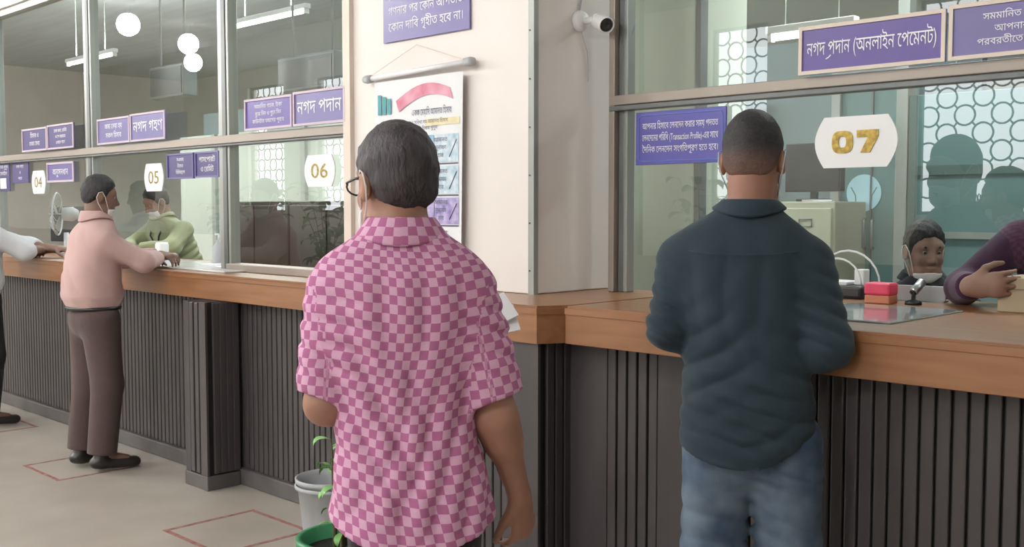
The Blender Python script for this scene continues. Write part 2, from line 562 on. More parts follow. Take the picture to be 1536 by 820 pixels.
RD = 0.192
RR = RD * 0.56
rb_ = B().tube([(RR * math.cos(t), 0, RR * math.sin(t)) for t in (2 * math.pi * k / 18 for k in range(18))], 0.011, 5, True)
for k in range(4):      # stubs that tie each ring to its diagonal neighbours
    c_, s_ = math.cos(math.pi / 4 + k * math.pi / 2), math.sin(math.pi / 4 + k * math.pi / 2)
    rb_.tube([(RR * c_, 0, RR * s_), (RD * 0.707 * c_, 0, RD * 0.707 * s_)], 0.011, 5)
ring_me = rb_.mesh('grille_ring', 'iron', True)
wn = 3
for x, w in WINS:
    wn += 1
    fb = B()
    x0, x1 = x - w / 2, x + w / 2
    for q in (x0, x1 - 0.035):
        fb.box(q, q + 0.035, LY0 - 0.12, LY0 - 0.07, WZ0, WZ1)
    for q in (WZ0, WZ1 - 0.035):
        fb.box(x0, x1, LY0 - 0.12, LY0 - 0.07, q, q + 0.035)
    wo = struct(fb.obj('window_%d' % wn, 'iron'))
    nx, nz = int(w / RD), int((WZ1 - WZ0) / RD)
    for i in range(nx):
        for j in range(nz):
            if (i + j) % 2 == 0:
                r_ = link('grille_ring', ring_me, wo)
                r_.location = (x - nx * RD / 2 + (i + 0.5) * RD, LY0 - 0.095, WZ1 - (j + 0.5) * RD)
    pl = bpy.data.lights.new('sky_portal', 'AREA')
    pl.shape = 'RECTANGLE'
    pl.size, pl.size_y = w, WZ1 - WZ0
    pl.cycles.is_portal = True
    po = link('sky_portal', pl)
    po.location = (x, LY0 - 0.02, (WZ0 + WZ1) / 2)
    po.rotation_euler = (R(90), 0, R(0))

# partition over the windows, pillar, face boards
slab('wall_front', LX0, -4.13, GL - 0.06, GL + 0.12, 2.95, CEIL, m='wall')
slab('wall_front_near', -2.93, LX1, GR - 0.06, GR + 0.12, 2.95, CEIL, m='wall')
slab('wall_pillar', -4.13, -2.93, 3.08, 3.64, ZT + 0.0005, CEIL, m='wall', bev=0.006)
slab('trim_1', -2.955, -2.924, 3.074, 3.10, 1.105, CEIL, m='alu')
slab('trim_2', -2.935, -2.918, 3.575, 3.60, 1.105, CEIL, m='cream')
slab('trim_3', -4.155, -4.10, 3.055, 3.10, 1.105, CEIL, m='cream')
b = B()
for k in range(14):
    z = 1.2 + k * 0.19
    b.tube([(-2.945, 3.073, z), (-2.945, 3.0715, z)], 0.004, 6)
b.obj('screw', 'iron', bpy.data.objects['trim_1'])

# ------------------------------------------------------------------ service counter
slat_me = B().box(-0.0185, 0.0185, -0.016, 0.0, 0.0, 0.885, 0.004).mesh('slat', 'slat')
slat_side_me = B().box(-0.0, 0.016, -0.0185, 0.0185, 0.0, 0.885, 0.004).mesh('slat', 'slat')

def counter_base(name, label, x0, x1, yf, plinth_y, plain=()):
    t = thing(name, label, 'counter', ((x0 + x1) / 2, yf, 0))
    ox = (x0 + x1) / 2
    B().box(x0 - ox, x1 - ox, 0.0, 0.06, 0.0, ZB).obj('back_board', 'slat_gap', t)
    B().box(x0 - ox, x1 - ox, plinth_y - yf, 0.01, 0.0, 0.085, 0.006).obj('plinth', 'plinth', t)
    n = int((x1 - x0) / 0.0455)
    for i in range(n):
        if any(p0 < x0 + (i + 0.5) * 0.0455 < p1 for p0, p1 in plain):
            continue
        s = link('slat', slat_me, t)
        s.location = (x0 - ox + (i + 0.5) * 0.0455, 0, 0.085)
    for p0, p1 in plain:
        B().box(p0 - ox + 0.002, p1 - ox - 0.002, -0.015, 0, 0.085, ZB, 0.003).obj('plain_board', 'slat', t)
    return t

cl = counter_base('service_counter', 'dark slatted counter front under the wooden top before the far windows', -10.0, -3.30, 2.965, 2.925)
cr = counter_base('service_counter', 'dark slatted counter front behind the man in jeans', -2.64, 0.6, 2.93, 2.90, ((-2.64, -2.41), (-2.19, -2.05)))

def pier(name, label, x0, x1, y0, y1, nf, ns, cbw=0.05):
    t = thing(name, label, 'pilaster', (x0, y0, 0))
    w, d = x1 - x0, y1 - y0
    B().box(0, w, 0, d, 0, ZB).obj('core', 'slat_gap', t)
    B().box(-0.014, w + 0.014, -0.014, d, 0, 0.075, 0.005).obj('plinth', 'plinth', t)
    B().box(-0.002, cbw, -0.012, 0.0, 0.075, ZB).obj('corner_board', 'slat', t)
    B().box(w - cbw, w + 0.013, -0.0125, 0.0, 0.075, ZB).obj('corner_board', 'slat', t)
    for i in range(nf):
        s = link('slat', slat_me, t)
        s.location = (cbw + (i + 0.5) * (w - 2 * cbw) / nf, 0, 0.082)
    for i in range(ns):
        s = link('slat', slat_side_me, t)
        s.location = (w, 0.03 + (i + 0.5) * (d - 0.03) / ns, 0.082)
    return t
pier('counter_pilaster', 'slatted square pilaster standing out from the far counter front', -5.12, -4.915, 2.745, 2.9245, 2, 4)
pier('counter_pilaster', 'wide slatted pilaster at the counter corner below the poster pillar', -3.30, -2.60, 2.755, 2.9245, 8, 3, 0.17)

def top_board(label, outline, name='countertop'):
    """outline: plan polygon; wood board with rounded nose and a deep fascia"""
    t = thing(name, label, 'countertop', (outline[0][0], outline[0][1], ZB))
    o0 = Vector((outline[0][0], outline[0][1], ZB))
    bb = B().prism([Vector((x, y, ZT - 0.03)) - o0 for x, y in outline], (0, 0, 0.03))
    bmesh.ops.bevel(bb.bm, geom=[e for e in bb.bm.edges if all(v.co.z > 0.12 for v in e.verts)], offset=0.008, segments=2, affect='EDGES')
    bb.obj('top_board', 'wood', t)
    return t, o0
tl, o0 = top_board('orange wooden counter top before the far windows and around the pillar corner',
                   [(-10.0, 2.85), (-3.32, 2.85), (-3.32, 2.722), (-2.575, 2.722), (-2.515, 2.835), (-2.515, 3.6), (-10.0, 3.6)])
B().box(-10 - o0.x, -3.32 - o0.x, 0.004, 0.03, 0, 0.106, 0.003).obj('fascia', 'wood', tl)
B().prism([Vector(p) - o0 for p in ((-3.32, 2.726, ZB), (-2.578, 2.726, ZB), (-2.52, 2.835, ZB), (-2.52, 2.87, ZB), (-3.32, 2.87, ZB))], (0, 0, 0.106)).obj('fascia', 'wood', tl)
tr_, o1 = top_board('orange wooden counter top where the man in the navy shirt leans',
                    [(-2.513, 2.80), (0.6, 2.80), (0.6, 4.03), (-2.513, 4.03)])
B().box(-2.513 - o1.x, 0.6 - o1.x, 0.004, 0.03, 0, 0.106, 0.003).obj('fascia', 'wood', tr_)

# ------------------------------------------------------------------ teller windows
def pane(x0, x1, y, z0, z1, parent):
    return B().quad((x0, y, z0), (x1, y, z0), (x1, y, z1), (x0, y, z1)).obj('pane', 'glass', parent)

def bar(name, x0, x1, y, dep, z0, z1, m, parent):
    return B().box(x0, x1, y - dep / 2, y + dep / 2, z0, z1, 0.004).obj(name, m, parent)

MUL = [-10.3, -8.73, -7.05, -5.32, -4.145]
w1 = struct(bar('window_1', LX0, -4.13, GL, 0.07, 2.90, 2.96, 'alu', None))
bar('transom', -12, -4.13, GL - 0.005, 0.085, 1.805, 1.85, 'tan_rail', w1)
bar('transom_lip', -12, -4.13, GL - 0.03, 0.04, 1.79, 1.803, 'alu_dark', w1)
for i, x in enumerate(MUL[:-1]):
    bar('mullion', x - 0.055, x - 0.012, GL, 0.06, ZT, 2.9, 'alu', w1)
    bar('mullion', x - 0.010, x + 0.032, GL, 0.07, ZT, 2.9, 'alu_dark', w1)
    bar('mullion', x + 0.034, x + 0.058, GL, 0.06, ZT, 2.9, 'alu', w1)
for a0, a1 in zip(MUL, MUL[1:]):
    pane(a0 + 0.058, a1 - 0.055, GL, 1.85, 2.9, w1)
    pane(a0 + 0.058, a1 - 0.055, GL, 1.15 if a1 > -5 else 1.30, 1.805, w1)
bar('bottom_rail', -5.26, -4.13, GL - 0.02, 0.09, ZT, 1.145, 'tan_rail', w1)

w2 = struct(bar('window_2', -2.93, LX1, GR, 0.07, 2.90, 2.96, 'alu', None))
bar('transom', -2.82, LX1, GR - 0.005, 0.085, 1.868, 1.908, 'tan_rail', w2)
bar('transom_lip', -2.82, LX1, GR - 0.025, 0.05, 1.845, 1.866, 'alu_dark', w2)
bar('mullion', -2.825, -2.795, GR - 0.01, 0.07, ZT, 2.9, 'tan_rail', w2)
bar('mullion', -2.792, -2.762, GR + 0.01, 0.06, ZT, 2.9, 'alu_dark', w2)
bar('mullion', -2.760, -2.742, GR, 0.05, ZT, 2.9, 'alu', w2)
bar('mullion', -0.60, -0.55, GR, 0.07, ZT, 2.9, 'alu', w2)
pane(-2.742, -0.60, GR - 0.035, 1.908, 2.9, w2)
pane(-2.742, -0.60, GR - 0.035, 1.26, 1.868, w2)
pane(-0.55, LX1, GR, 1.908, 2.9, w2)
pane(-0.55, LX1, GR, 1.26, 1.868, w2)

# ------------------------------------------------------------------ signs
def board(name, label, x0, x1, z0, z1, y, m, lines, trim=None, tw=0.012, cat='sign', group=None, lm='letter', pad=(0.86, 0.80), fit=True, lean=0.0, align='C', extra=None):
    w, h = x1 - x0, z1 - z0
    t = thing(name, label, cat, ((x0 + x1) / 2, y, z0), 0, group)
    B().box(-w / 2, w / 2, 0, 0.008, 0, h, 0.002).obj('board', m, t)
    if trim:
        for a in ((-w / 2, w / 2, 0, tw), (-w / 2, w / 2, h - tw, h)):
            B().box(a[0], a[1], -0.006, 0.0, a[2], a[3]).obj('trim', trim, t)
        for a in (-w / 2, w / 2 - tw):
            B().box(a, a + tw, -0.006, 0.0, tw, h - tw).obj('trim', trim, t)
    ew = w - (2 * tw if trim else 0)
    eh = h - (2 * tw if trim else 0)
    if lines:
        lettering(lines, ew * pad[0], eh * pad[1], lm, t, (0, -0.0015, h / 2), fit=fit, align=align, extra=extra)
    return t

SY = GR - 0.075
# main sign: the conjuncts are completed with extra strokes
main = board('counter_sign', 'violet framed sign reading cash payment (online payment) above the 07 plate', -1.94, -1.425, 1.912, 2.078, SY, 'violet', ['নগদ প্রদান (অনলাইন পেমেন্ট)'], 'cream', 0.013, pad=(0.93, 0.62))
B().prism([(-0.1555, -0.0016, 0.050), (-0.146, -0.0016, 0.0545), (-0.137, -0.0016, 0.0625), (-0.135, -0.0016, 0.0595), (-0.144, -0.0016, 0.051), (-0.1545, -0.0016, 0.0465)], (0, -0.0006, 0)).obj('lettering', 'letter', main)
board('counter_sign', 'violet framed notice with three lines beginning dear customer', -1.415, -0.86, 1.912, 2.085, SY, 'violet2', ['সম্মানিত গ্রাহক, অনুগ্রহ করে', 'আপনার টাকা গুনে নিন', 'পরবর্তীতে কোন অভিযোগ নাই'], 'cream', 0.013, pad=(0.9, 0.78))
bs = board('blue_notice', 'blue violet notice with light blue outline hanging beside the short haired man', -2.675, -2.25, 1.622, 1.83, GR - 0.055, 'blue_board', ['আপনার হিসাবে লেনদেন করার সময় প্রদত্ত', 'লেনদেনের পরিধি (Transaction Profile)-এর সাথে', 'দৈনিক লেনদেন সংগতিপূর্ণ হতে হবে।'], None, pad=(0.84, 0.66))
def rrect(w, h, r, n=5):
    pts = []
    for cx, cz, a0 in ((w / 2 - r, h / 2 - r, 0), (-w / 2 + r, h / 2 - r, 90), (-w / 2 + r, -h / 2 + r, 180), (w / 2 - r, -h / 2 + r, 270)):
        for k in range(n + 1):
            a = R(a0 + 90 * k / n)
            pts.append((cx + r * math.cos(a), cz + r * math.sin(a)))
    return pts
B().tube([(x, -0.001, 0.104 + z) for x, z in rrect(0.395, 0.18, 0.018)], 0.0022, 5, True).obj('outline', 'blue_line', bs)

def gold_07(parent, w, h):
    """heavy block digits"""
    dw = w * 0.46
    T = dw * 0.32
    def ring(sx, sz, n=28):
        return [(sx * abs(math.cos(a)) ** 0.62 * (1 if math.cos(a) >= 0 else -1), sz * abs(math.sin(a)) ** 0.72 * (1 if math.sin(a) >= 0 else -1)) for a in (2 * math.pi * k / n for k in range(n))]
    o_, i_ = ring(dw / 2, h / 2), ring(dw / 2 - T, h / 2 - T * 0.8)
    bb = B()
    n = len(o_)
    cx = -w / 2 + dw / 2
    for k in range(n):
        k2 = (k + 1) % n
        a, b_, c, d = o_[k], o_[k2], i_[k2], i_[k]
        bb.prism([(cx + q[0], -0.003, q[1]) for q in (a, b_, c, d)], (0, 0.003, 0))
    bmesh.ops.remove_doubles(bb.bm, verts=bb.bm.verts, dist=1e-5)
    bb.obj('digit', 'gold', parent)
    x0 = w / 2 - dw
    B().prism([(x + x0, -0.003, z) for x, z in ((0, h / 2), (dw, h / 2), (dw, h / 2 - T * 0.9), (dw * 0.62, -h / 2), (dw * 0.18, -h / 2), (dw * 0.52, h / 2 - T * 1.0), (0, h / 2 - T * 1.0))], (0, 0.003, 0)).obj('digit', 'gold', parent)

def plate(label, x0, x1, z0, z1, y, digits, group=None):
    w, h = x1 - x0, z1 - z0
    t = thing('number_plate', label, 'number plate', ((x0 + x1) / 2, y, (z0 + z1) / 2), 0, group)
    pts = []
    n = 10
    bul = w * 0.17
    for k in range(n + 1):
        a = -1 + 2 * k / n
        pts.append((w / 2 - bul + bul * math.cos(a * 1.25) / 1 - 0.0, a * h / 2))
    left = [(-x, z) for x, z in pts[::-1]]
    outline = [(x, 0, z) for x, z in pts] + [(x, 0, z) for x, z in left]
    bb = B().prism(outline, (0, 0.006, 0))
    bb.obj('plate', 'white_pl', t)
    if digits == '07':
        gold_07(t, w * 0.56, h * 0.44)
        return t
    lettering([digits], w * 0.54, h * 0.46, 'gold', t, (0, -0.0015, 0), fit='tight', fill=1.0, name='digits', bold=0.07)
    return t
plate('white plate with gold number 07 on the glass', -1.885, -1.585, 1.588, 1.762, GR - 0.055, '07')

LY = GL - 0.07
for (x0, x1, x2, lab, m1, m2, t1, t2) in (
        (-8.08, -7.63, -7.19, 'over the white sleeved arm', 'dark_violet', 'dark_violet', ['হিসাব ও', 'তথ্য সেবা'], ['চেক জমা, রেমিট', 'ও পে অর্ডার', 'এখানে গ্রহণ']),
        (-6.82, -6.36, -5.91, 'over the man in lime', 'violet2', 'violet2', ['জমা নেয়া হয়', 'সকল হিসাব'], ['নগদ গ্রহণ']),
        (-5.03, -4.58, -4.14, 'beside the white pillar', 'violet', 'violet2', ['সম্মানিত গ্রাহক, টাকা', 'বুঝে নিন ও গুনে নিন', 'কাউন্টার ত্যাগের পূর্বে'], ['নগদ প্রদান'])):
    board('counter_sign', 'small violet notice with rows of script on the rail ' + lab, x0, x1 - 0.006, 1.858, 2.022, LY, m1, t1, 'pinktrim', 0.012, pad=(0.9, 0.82))
    board('counter_sign', 'violet sign with pale trim on the rail ' + lab, x1 + 0.006, x2, 1.858, 2.028, LY, m2, t2, 'pinktrim', 0.012, pad=(0.9, 0.82))
LH = GL - 0.02
board('hanging_notice', 'dark notice with white square patch hung under the far rail', -8.72, -8.49, 1.58, 1.80, LH, 'dark_violet', ['হিসাব খুলুন', 'মোবাইলে', ' ', ' '], None, pad=(0.88, 0.9))
B().box(-8.68, -8.55, LH - 0.003, LH - 0.001, 1.60, 1.68).obj('white_patch', 'paper', None)
wp = bpy.data.objects['white_patch']
par = [o for o in col.objects if o.name.startswith('hanging_notice')][-1]
wp.parent = par
wp.location = (-par.location.x, -par.location.y, -par.location.z)
board('hanging_notice', 'narrow dark notice with three white lines hung under the far rail', -8.43, -8.12, 1.638, 1.792, LH, 'dark_violet', ['নগদ গ্রহণ', 'ও', 'প্রদান'], None, pad=(0.8, 0.86))
board('hanging_notice', 'violet framed sign with large script beside the number 04 plate', -7.77, -7.32, 1.632, 1.772, LH, 'violet2', ['অনুসন্ধান'], 'pinktrim', 0.014, pad=(0.88, 0.7))
board('hanging_notice', 'dark violet notice with three lines hung right of the number 05 plate', -5.99, -5.675, 1.622, 1.772, LH, 'dark_violet', ['সঞ্চয়', 'হিসাব', 'বিনিয়োগ'], 'violet2', 0.01, pad=(0.86, 0.86))
board('hanging_notice', 'dark violet notice with two lines hung against the window post', -5.655, -5.39, 1.625, 1.772, LH, 'dark_violet', ['পাসপোর্ট', 'ও রেমিট'], 'violet2', 0.01, pad=(0.88, 0.86))
plate('white plate with gold number 04 on the far glass', -8.06, -7.815, 1.555, 1.722, LH, '04')
plate('white plate with gold number 05 on the glass over the man in lime', -6.29, -6.045, 1.553, 1.722, LH, '05')
plate('white plate with gold number 06 on the glass beside the pillar', -4.56, -4.30, 1.557, 1.715, LH, '06')

# pillar notice
board('pillar_notice', 'violet notice with white script high on the white pillar', -3.862, -3.288, 2.195, 2.60, 3.068, 'violet2', ['সম্মানিত গ্রাহকগণ, নগদ', 'টাকা গ্রহণের সময় নোট', 'নিশ্চিত ও গণনা করুন', 'গণনার পর কোন আপত্তি', 'কোন দাবি গৃহীত হবে না।'], None, pad=(0.86, 0.86), align='L')
# wall chart
pc = thing('wall_chart', 'hanging paper chart with red ribbon heading and blue panels on the pillar', 'poster', (-3.605, 3.05, 1.22))
ch = 0.80
B().quad((-0.295, 0, 0), (0.285, -0.004, 0), (0.30, -0.004, ch), (-0.30, 0, ch)).obj('sheet', 'paper', pc)
B().tube([(-0.335, -0.004, ch + 0.02), (0.345, -0.008, ch + 0.035)], 0.012, 10).obj('rod', 'white_pl', pc, True)
for sx in (-1, 1):
    B().lathe([(0.0, -0.03), (0.018, -0.03), (0.02, 0), (0.016, 0.02), (0, 0.022)], (sx * 0.345, -0.006, ch + 0.027 + sx * 0.008), 12, (sx, 0, 0)).obj('rod_knob', 'grey_pl', pc, True)
B().tube([(-0.33, -0.004, ch + 0.03), (-0.02, 0.015, ch + 0.145), (0.33, -0.006, ch + 0.04)], 0.0015, 5).obj('string', 'cream', pc)
M['rib'] = mat('red_ribbon_print', (0.62, 0.10, 0.18), 0.6, 0.1, 8, c2=(0.75, 0.42, 0.52))
M['pblue'] = mat('blue_print', (0.14, 0.38, 0.66), 0.6, 0.25, 30, c2=(0.42, 0.66, 0.82))
M['plblue'] = mat('light_blue_print', (0.42, 0.62, 0.76), 0.6, 0.2, 30, c2=(0.72, 0.80, 0.86))
M['ppurp'] = mat('purple_print', (0.28, 0.22, 0.55), 0.6, 0.2, 30, c2=(0.55, 0.48, 0.72))
M['pteal'] = mat('teal_print', (0.08, 0.32, 0.36), 0.6, 0.1, 30)
M['pyel'] = mat('pale_yellow_print', (0.75, 0.66, 0.42), 0.6, 0.1, 30)
arc_top = [(-0.14 + 0.36 * t, -0.006, ch - 0.115 + 0.085 * math.sin(t * 2.2 + 0.25)) for t in (k / 10 for k in range(11))]
arc_bot = [(-0.12 + 0.36 * t, -0.006, ch - 0.165 + 0.085 * math.sin(t * 2.2 + 0.25)) for t in (k / 10 for k in range(11))]
bb = B()
for k in range(10):
    bb.quad(arc_bot[k], arc_bot[k + 1], arc_top[k + 1], arc_top[k])
bb.obj('ribbon_print', 'rib', pc)
def pp(x0, x1, z0, z1, m):
    return B().quad((x0, -0.0062, z0), (x1, -0.0062, z0), (x1, -0.0062, z1), (x0, -0.0062, z1)).obj('printed_panel', m, pc)
for k in range(3):
    pp(-0.27 + k * 0.035, -0.245 + k * 0.035, ch - 0.15, ch - 0.06 - 0.01 * k, 'pteal')
pp(0.06, 0.28, ch - 0.215, ch - 0.185, 'pyel')
lettering(['একক মেয়াদি আমানত হিসাব'], 0.26, 0.05, 'ink', pc, (0.10, -0.007, ch - 0.155))
lettering(['আকর্ষণীয় মুনাফা ও সুবিধা সহ আমানত হিসাব', 'সকল শাখায় এখনই হিসাব খুলুন'], 0.52, 0.055, 'ink', pc, (0.0, -0.007, ch - 0.21))
zz = ch - 0.25
for row, (mA, mB, hh) in enumerate((('plblue', 'pblue', 0.135), ('plblue', 'plblue', 0.135), ('ppurp', 'ppurp', 0.13))):
    z1_, z0_ = zz, zz - hh + 0.012
    pp(-0.275, -0.03, z0_, z1_, mA)
    pp(0.0, 0.115, z0_, z1_ - 0.005, mB)
    pp(0.12, 0.272, z0_, z1_ - 0.005, 'plblue' if row < 2 else 'ppurp')
    lettering(['আমানত', 'মুনাফা', 'হার'], 0.11, 0.10, 'ink', pc, (0.16, -0.0075, (z0_ + z1_) / 2))
    B().tube([(0.215, -0.0075, z0_ + 0.02), (0.262, -0.0075, z1_ - 0.03)], 0.002, 4).obj('pen_print', 'ink', pc)
    pp(-0.275, 0.272, z0_ - 0.010, z0_ - 0.004, 'ink')
    zz -= hh
lettering(['বি. দ. সকল শাখায়', 'পাওয়া যায়'], 0.28, 0.075, 'ink', pc, (0.12, -0.0075, zz - 0.045), align='L')
pp(-0.275, 0.272, 0.012, zz - 0.09, 'ppurp')
for k in range(3):
    pp(-0.26, 0.26, 0.022 + k * 0.014, 0.026 + k * 0.014, 'letter')

# CCTV camera on the shaded side of the pillar
cc = thing('security_camera', 'white bullet security camera on the grey side of the pillar', 'camera', (-2.93, 3.345, 2.215))
B().lathe([(0, 0), (0.042, 0), (0.044, 0.012), (0.036, 0.03), (0, 0.034)], (0, 0, 0), 20, (1, 0, 0)).obj('mount', 'white_pl', cc, True)
B().tube([(0.02, 0, 0), (0.055, 0.01, 0.0), (0.075, 0.018, 0.004)], 0.014, 10).obj('arm', 'white_pl', cc, True)
axd = Vector((0.80, -0.42, -0.33)).normalized()
cb = Vector((0.06, 0.045, 0.005))
hs = B().lathe([(0, 0), (0.026, 0.0), (0.031, 0.012), (0.033, 0.02), (0.033, 0.115), (0.030, 0.118), (0.028, 0.108), (0, 0.108)], cb, 20, axd).obj('housing', 'white_pl', cc, True)
B().lathe([(0, 0.109), (0.027, 0.109), (0.026, 0.113), (0.012, 0.1135), (0.010, 0.108), (0, 0.108)], cb, 20, axd).obj('lens', 'black_pl', hs, True)
B().tube([(0.004, 0.0, 0.03), (0.006, 0.012, 0.10), (0.004, 0.03, 0.22), (0.003, 0.028, 0.70)], 0.004, 6).obj('cable', 'grey_pl', cc, True)
B().tube([(0.004, 0.01, -0.03), (0.006, 0.05, -0.12), (0.004, 0.06, -0.20), (0.004, 0.058, -0.24)], 0.0018, 5).obj('loose_wire', 'grey_pl', cc, True)

# ------------------------------------------------------------------ ceiling lamps of the lobby
def area(parent, loc, size, watts, size_y=None, colr=(1, 0.985, 0.96)):
    l = bpy.data.lights.new('lamp_light', 'AREA')
    l.energy = watts
    l.color = colr
    if size_y:
        l.shape = 'RECTANGLE'
        l.size, l.size_y = size, size_y
    else:
        l.shape = 'DISK'
        l.size = size
    o = link('lamp_light', l, parent)
    o.location = loc
    return o
LAMPS = [(-3.6, -0.6), (-6.2, -0.6), (-9.0, -0.4), (-12.8, 0.1), (-13.7, -1.2), (-15.4, -2.2), (-6.0, -2.8), (-1.3, -3.3)]  # farthest ones mirror in the glass; nearer ones added to light lobby and backs
for i, (x, y) in enumerate(LAMPS):
    t = thing('ceiling_lamp', 'round white globe lamp hanging from the lobby ceiling, nearer ones added for light', 'lamp', (x, y, CEIL), 0, 'round lobby ceiling lamps')
    B().lathe([(0, 0), (0.08, 0), (0.075, -0.025), (0.014, -0.03), (0.014, -0.13), (0.05, -0.14), (0.05, -0.16), (0, -0.16)], (0, 0, 0), 20).obj('base', 'white_pl', t, True)
    B().lathe([(0.14 * math.sin(a), -0.28 + 0.14 * math.cos(a)) for a in (math.pi * k / 10 for k in range(11))], (0, 0, 0), 20).obj('globe', 'lamp_bright' if x < -8 or y < -3 else 'lamp', t, True)

# ------------------------------------------------------------------ office behind the glass
def tube_light(label, p0, p1, drop=0.0, watts=0.0, group='tube lights'):
    c = (Vector(p0) + Vector(p1)) / 2
    d = Vector(p1) - Vector(p0)
    t = thing('tube_light', label, 'lamp', c, math.atan2(d.y, d.x), group)
    L = d.length / 2
    B().box(-L, L, -0.03, 0.03, 0.03, 0.07, 0.005).obj('batten', 'white_pl', t)
    B().tube([(-L + 0.03, 0, 0.012), (L - 0.03, 0, 0.012)], 0.016, 10).obj('tube', 'tube', t, True)
    for sx in (-1, 1):
        B().box(sx * (L - 0.02) - 0.01, sx * (L - 0.02) + 0.01, -0.02, 0.02, -0.01, 0.03).obj('tube_holder', 'white_pl', t)
        B().tube([(sx * L * 0.6, 0, 0.07), (sx * L * 0.6, 0, CEIL - c.z)], 0.005, 6).obj('drop_rod', 'alu', t)
    if watts:
        area(t, (0, 0, -0.03), 2 * L, watts, 0.08, (0.93, 1, 0.98))
        area(t, (0, 0, 0.09), 2 * L, watts * 1.2, 0.08, (0.93, 1, 0.98)).rotation_euler = (math.pi, 0, 0)
    return t
for x in (-11.5, -8.0, -5.2, -2.2, 0.6):
    tube_light('long fluorescent tube hung from the office ceiling', (x - 0.6, 5.1, 3.05), (x + 0.6, 5.1, 3.05), 0, OFFICE_W * (0.45 if x > -4 else 1.0), 'office tube lights')
tube_light('short fluorescent tube deep in the office behind the 07 window', (-3.05, 5.0, 2.33), (-2.55, 5.0, 2.33), 0, 0, None)

# green-grey column just inside the glass
slab('wall_column', -3.42, -3.02, 4.3, 4.75, 0, CEIL, m='green_wall', bev=0.006)
slab('trim_4', -3.018, -2.99, 4.3, 4.36, 0, CEIL, m='alu_dark')
slab('wall_partition', -12.0, -4.2, 6.4, 6.5, 0, 2.3, m='office_wall')
for i, x in enumerate((-11.2, -9.4, -7.6, -5.9)):
    slab('trim_%d' % (5 + i), x, x + 0.08, 6.36, 6.40, 0, 2.3, m='alu')

# dark brown cupboards added to darken the view through the number 06 window
for i, (x, lab) in enumerate(((-7.05, 'added dark brown cupboard darkening the office beside the lime clerk'), (-6.12, 'added dark brown cupboard darkening the office behind the number 06 plate'), (-5.19, 'added dark brown cupboard darkening the office, hidden partly by the white pillar'))):
    cb_ = thing('darkening_cupboard', lab, 'cupboard', (x, 4.35, 0), 0)
    B().box(-0.46, 0.46, 0.02, 0.45, 0, 1.50, 0.006).obj('carcass', 'dark_wood', cb_)
    for sx in (-1, 1):
        d = B().box(sx * 0.23 - 0.222, sx * 0.23 + 0.222, 0, 0.02, 0.06, 1.47, 0.004).obj('door', 'dark_wood', cb_)
        B().tube([(sx * 0.04, 0, 0.78), (sx * 0.04, -0.03, 0.79), (sx * 0.04, -0.03, 0.91), (sx * 0.04, 0, 0.92)], 0.006, 6).obj('handle', 'alu', d, True)

# dark display boxes hung from the office ceiling
for x, z, w, h_, lab in ((-5.73, 2.20, 0.62, 0.22, 'dark display box hung from the office ceiling beside the white pillar'), (-7.55, 2.28, 0.52, 0.24, 'dark display box hung from the office ceiling over the lime clerk')):
    hb = thing('hanging_display', lab, 'display', (x, 3.92, z))
    B().box(-w / 2, w / 2, 0, 0.12, 0, h_, 0.008).obj('case', 'alu_dark', hb)
    B().box(-w / 2 + 0.02, w / 2 - 0.02, -0.004, 0, 0.02, h_ - 0.02).obj('screen', 'black_pl', hb)
    for sx in (-1, 1):
        B().tube([(sx * w * 0.35, 0.06, h_), (sx * w * 0.35, 0.06, CEIL - z)], 0.008, 6).obj('hanger', 'alu', hb, True)

# glazed door with a frosted disc
dr = struct(B().box(-3.36, -3.30, 6.27, 6.33, 0, 2.25, 0.004).obj('door_1', 'alu'))
B().box(-2.92, -2.86, 6.27, 6.33, 0, 2.25, 0.004).obj('jamb', 'alu', dr)
B().box(-3.36, -2.86, 6.27, 6.33, 2.25, 2.32, 0.004).obj('head_rail', 'alu', dr)
for a0, a1 in ((-3.298, -3.10), (-3.085, -2.922)):
    lf = B().box(a0, a1, 6.295, 6.305, 0.02, 2.24).obj('door_leaf', 'glass_leaf' if 'glass_leaf' in M else 'teal', dr)
B().box(-3.098, -3.087, 6.285, 6.315, 0.02, 2.24).obj('meeting_stile', 'alu_dark', dr)
B().lathe([(0, 0), (0.115, 0), (0.115, 0.004), (0, 0.004)], (-3.14, 6.293, 1.545), 32, (0, -1, 0)).obj('frosted_disc', 'frost', dr, False)
for a0 in (-3.118, -3.066):
    B().tube([(a0, 6.27, 1.20), (a0, 6.25, 1.21), (a0, 6.25, 1.37), (a0, 6.27, 1.38)], 0.011, 8).obj('door_handle', 'alu_dark', dr, True)
for sgn in (-1, 1):
    B().tube([(-3.14 + sgn * 0.05, 6.288, 1.47), (-3.14 + sgn * 0.055, 6.288, 1.53), (-3.14 + sgn * 0.085, 6.288, 1.58)], 0.003, 5).obj('twig_print', 'teal', dr)

# teal partition at the back of the 07 booth
pt = thing('teal_partition', 'teal partition board with a dark band behind the seated clerk', 'partition', (-1.7, 5.6, 0))
B().box(-0.84, 2.2, 0, 0.04, 0.0, 2.05, 0.003).obj('board', 'teal', pt)
B().box(-0.91, -0.845, -0.02, 0.06, 0, 2.9, 0.004).obj('post', 'alu', pt)
B().box(-0.84, -0.80, -0.012, 0, 0, 2.05).obj('edge_strip', 'teal_dark', pt)
B().box(-0.80, 2.2, -0.008, 0, 1.625, 1.675).obj('dark_band', 'teal_dark', pt)
B().box(-0.80, 2.2, -0.012, 0, 1.29, 1.325).obj('rail', 'alu', pt)

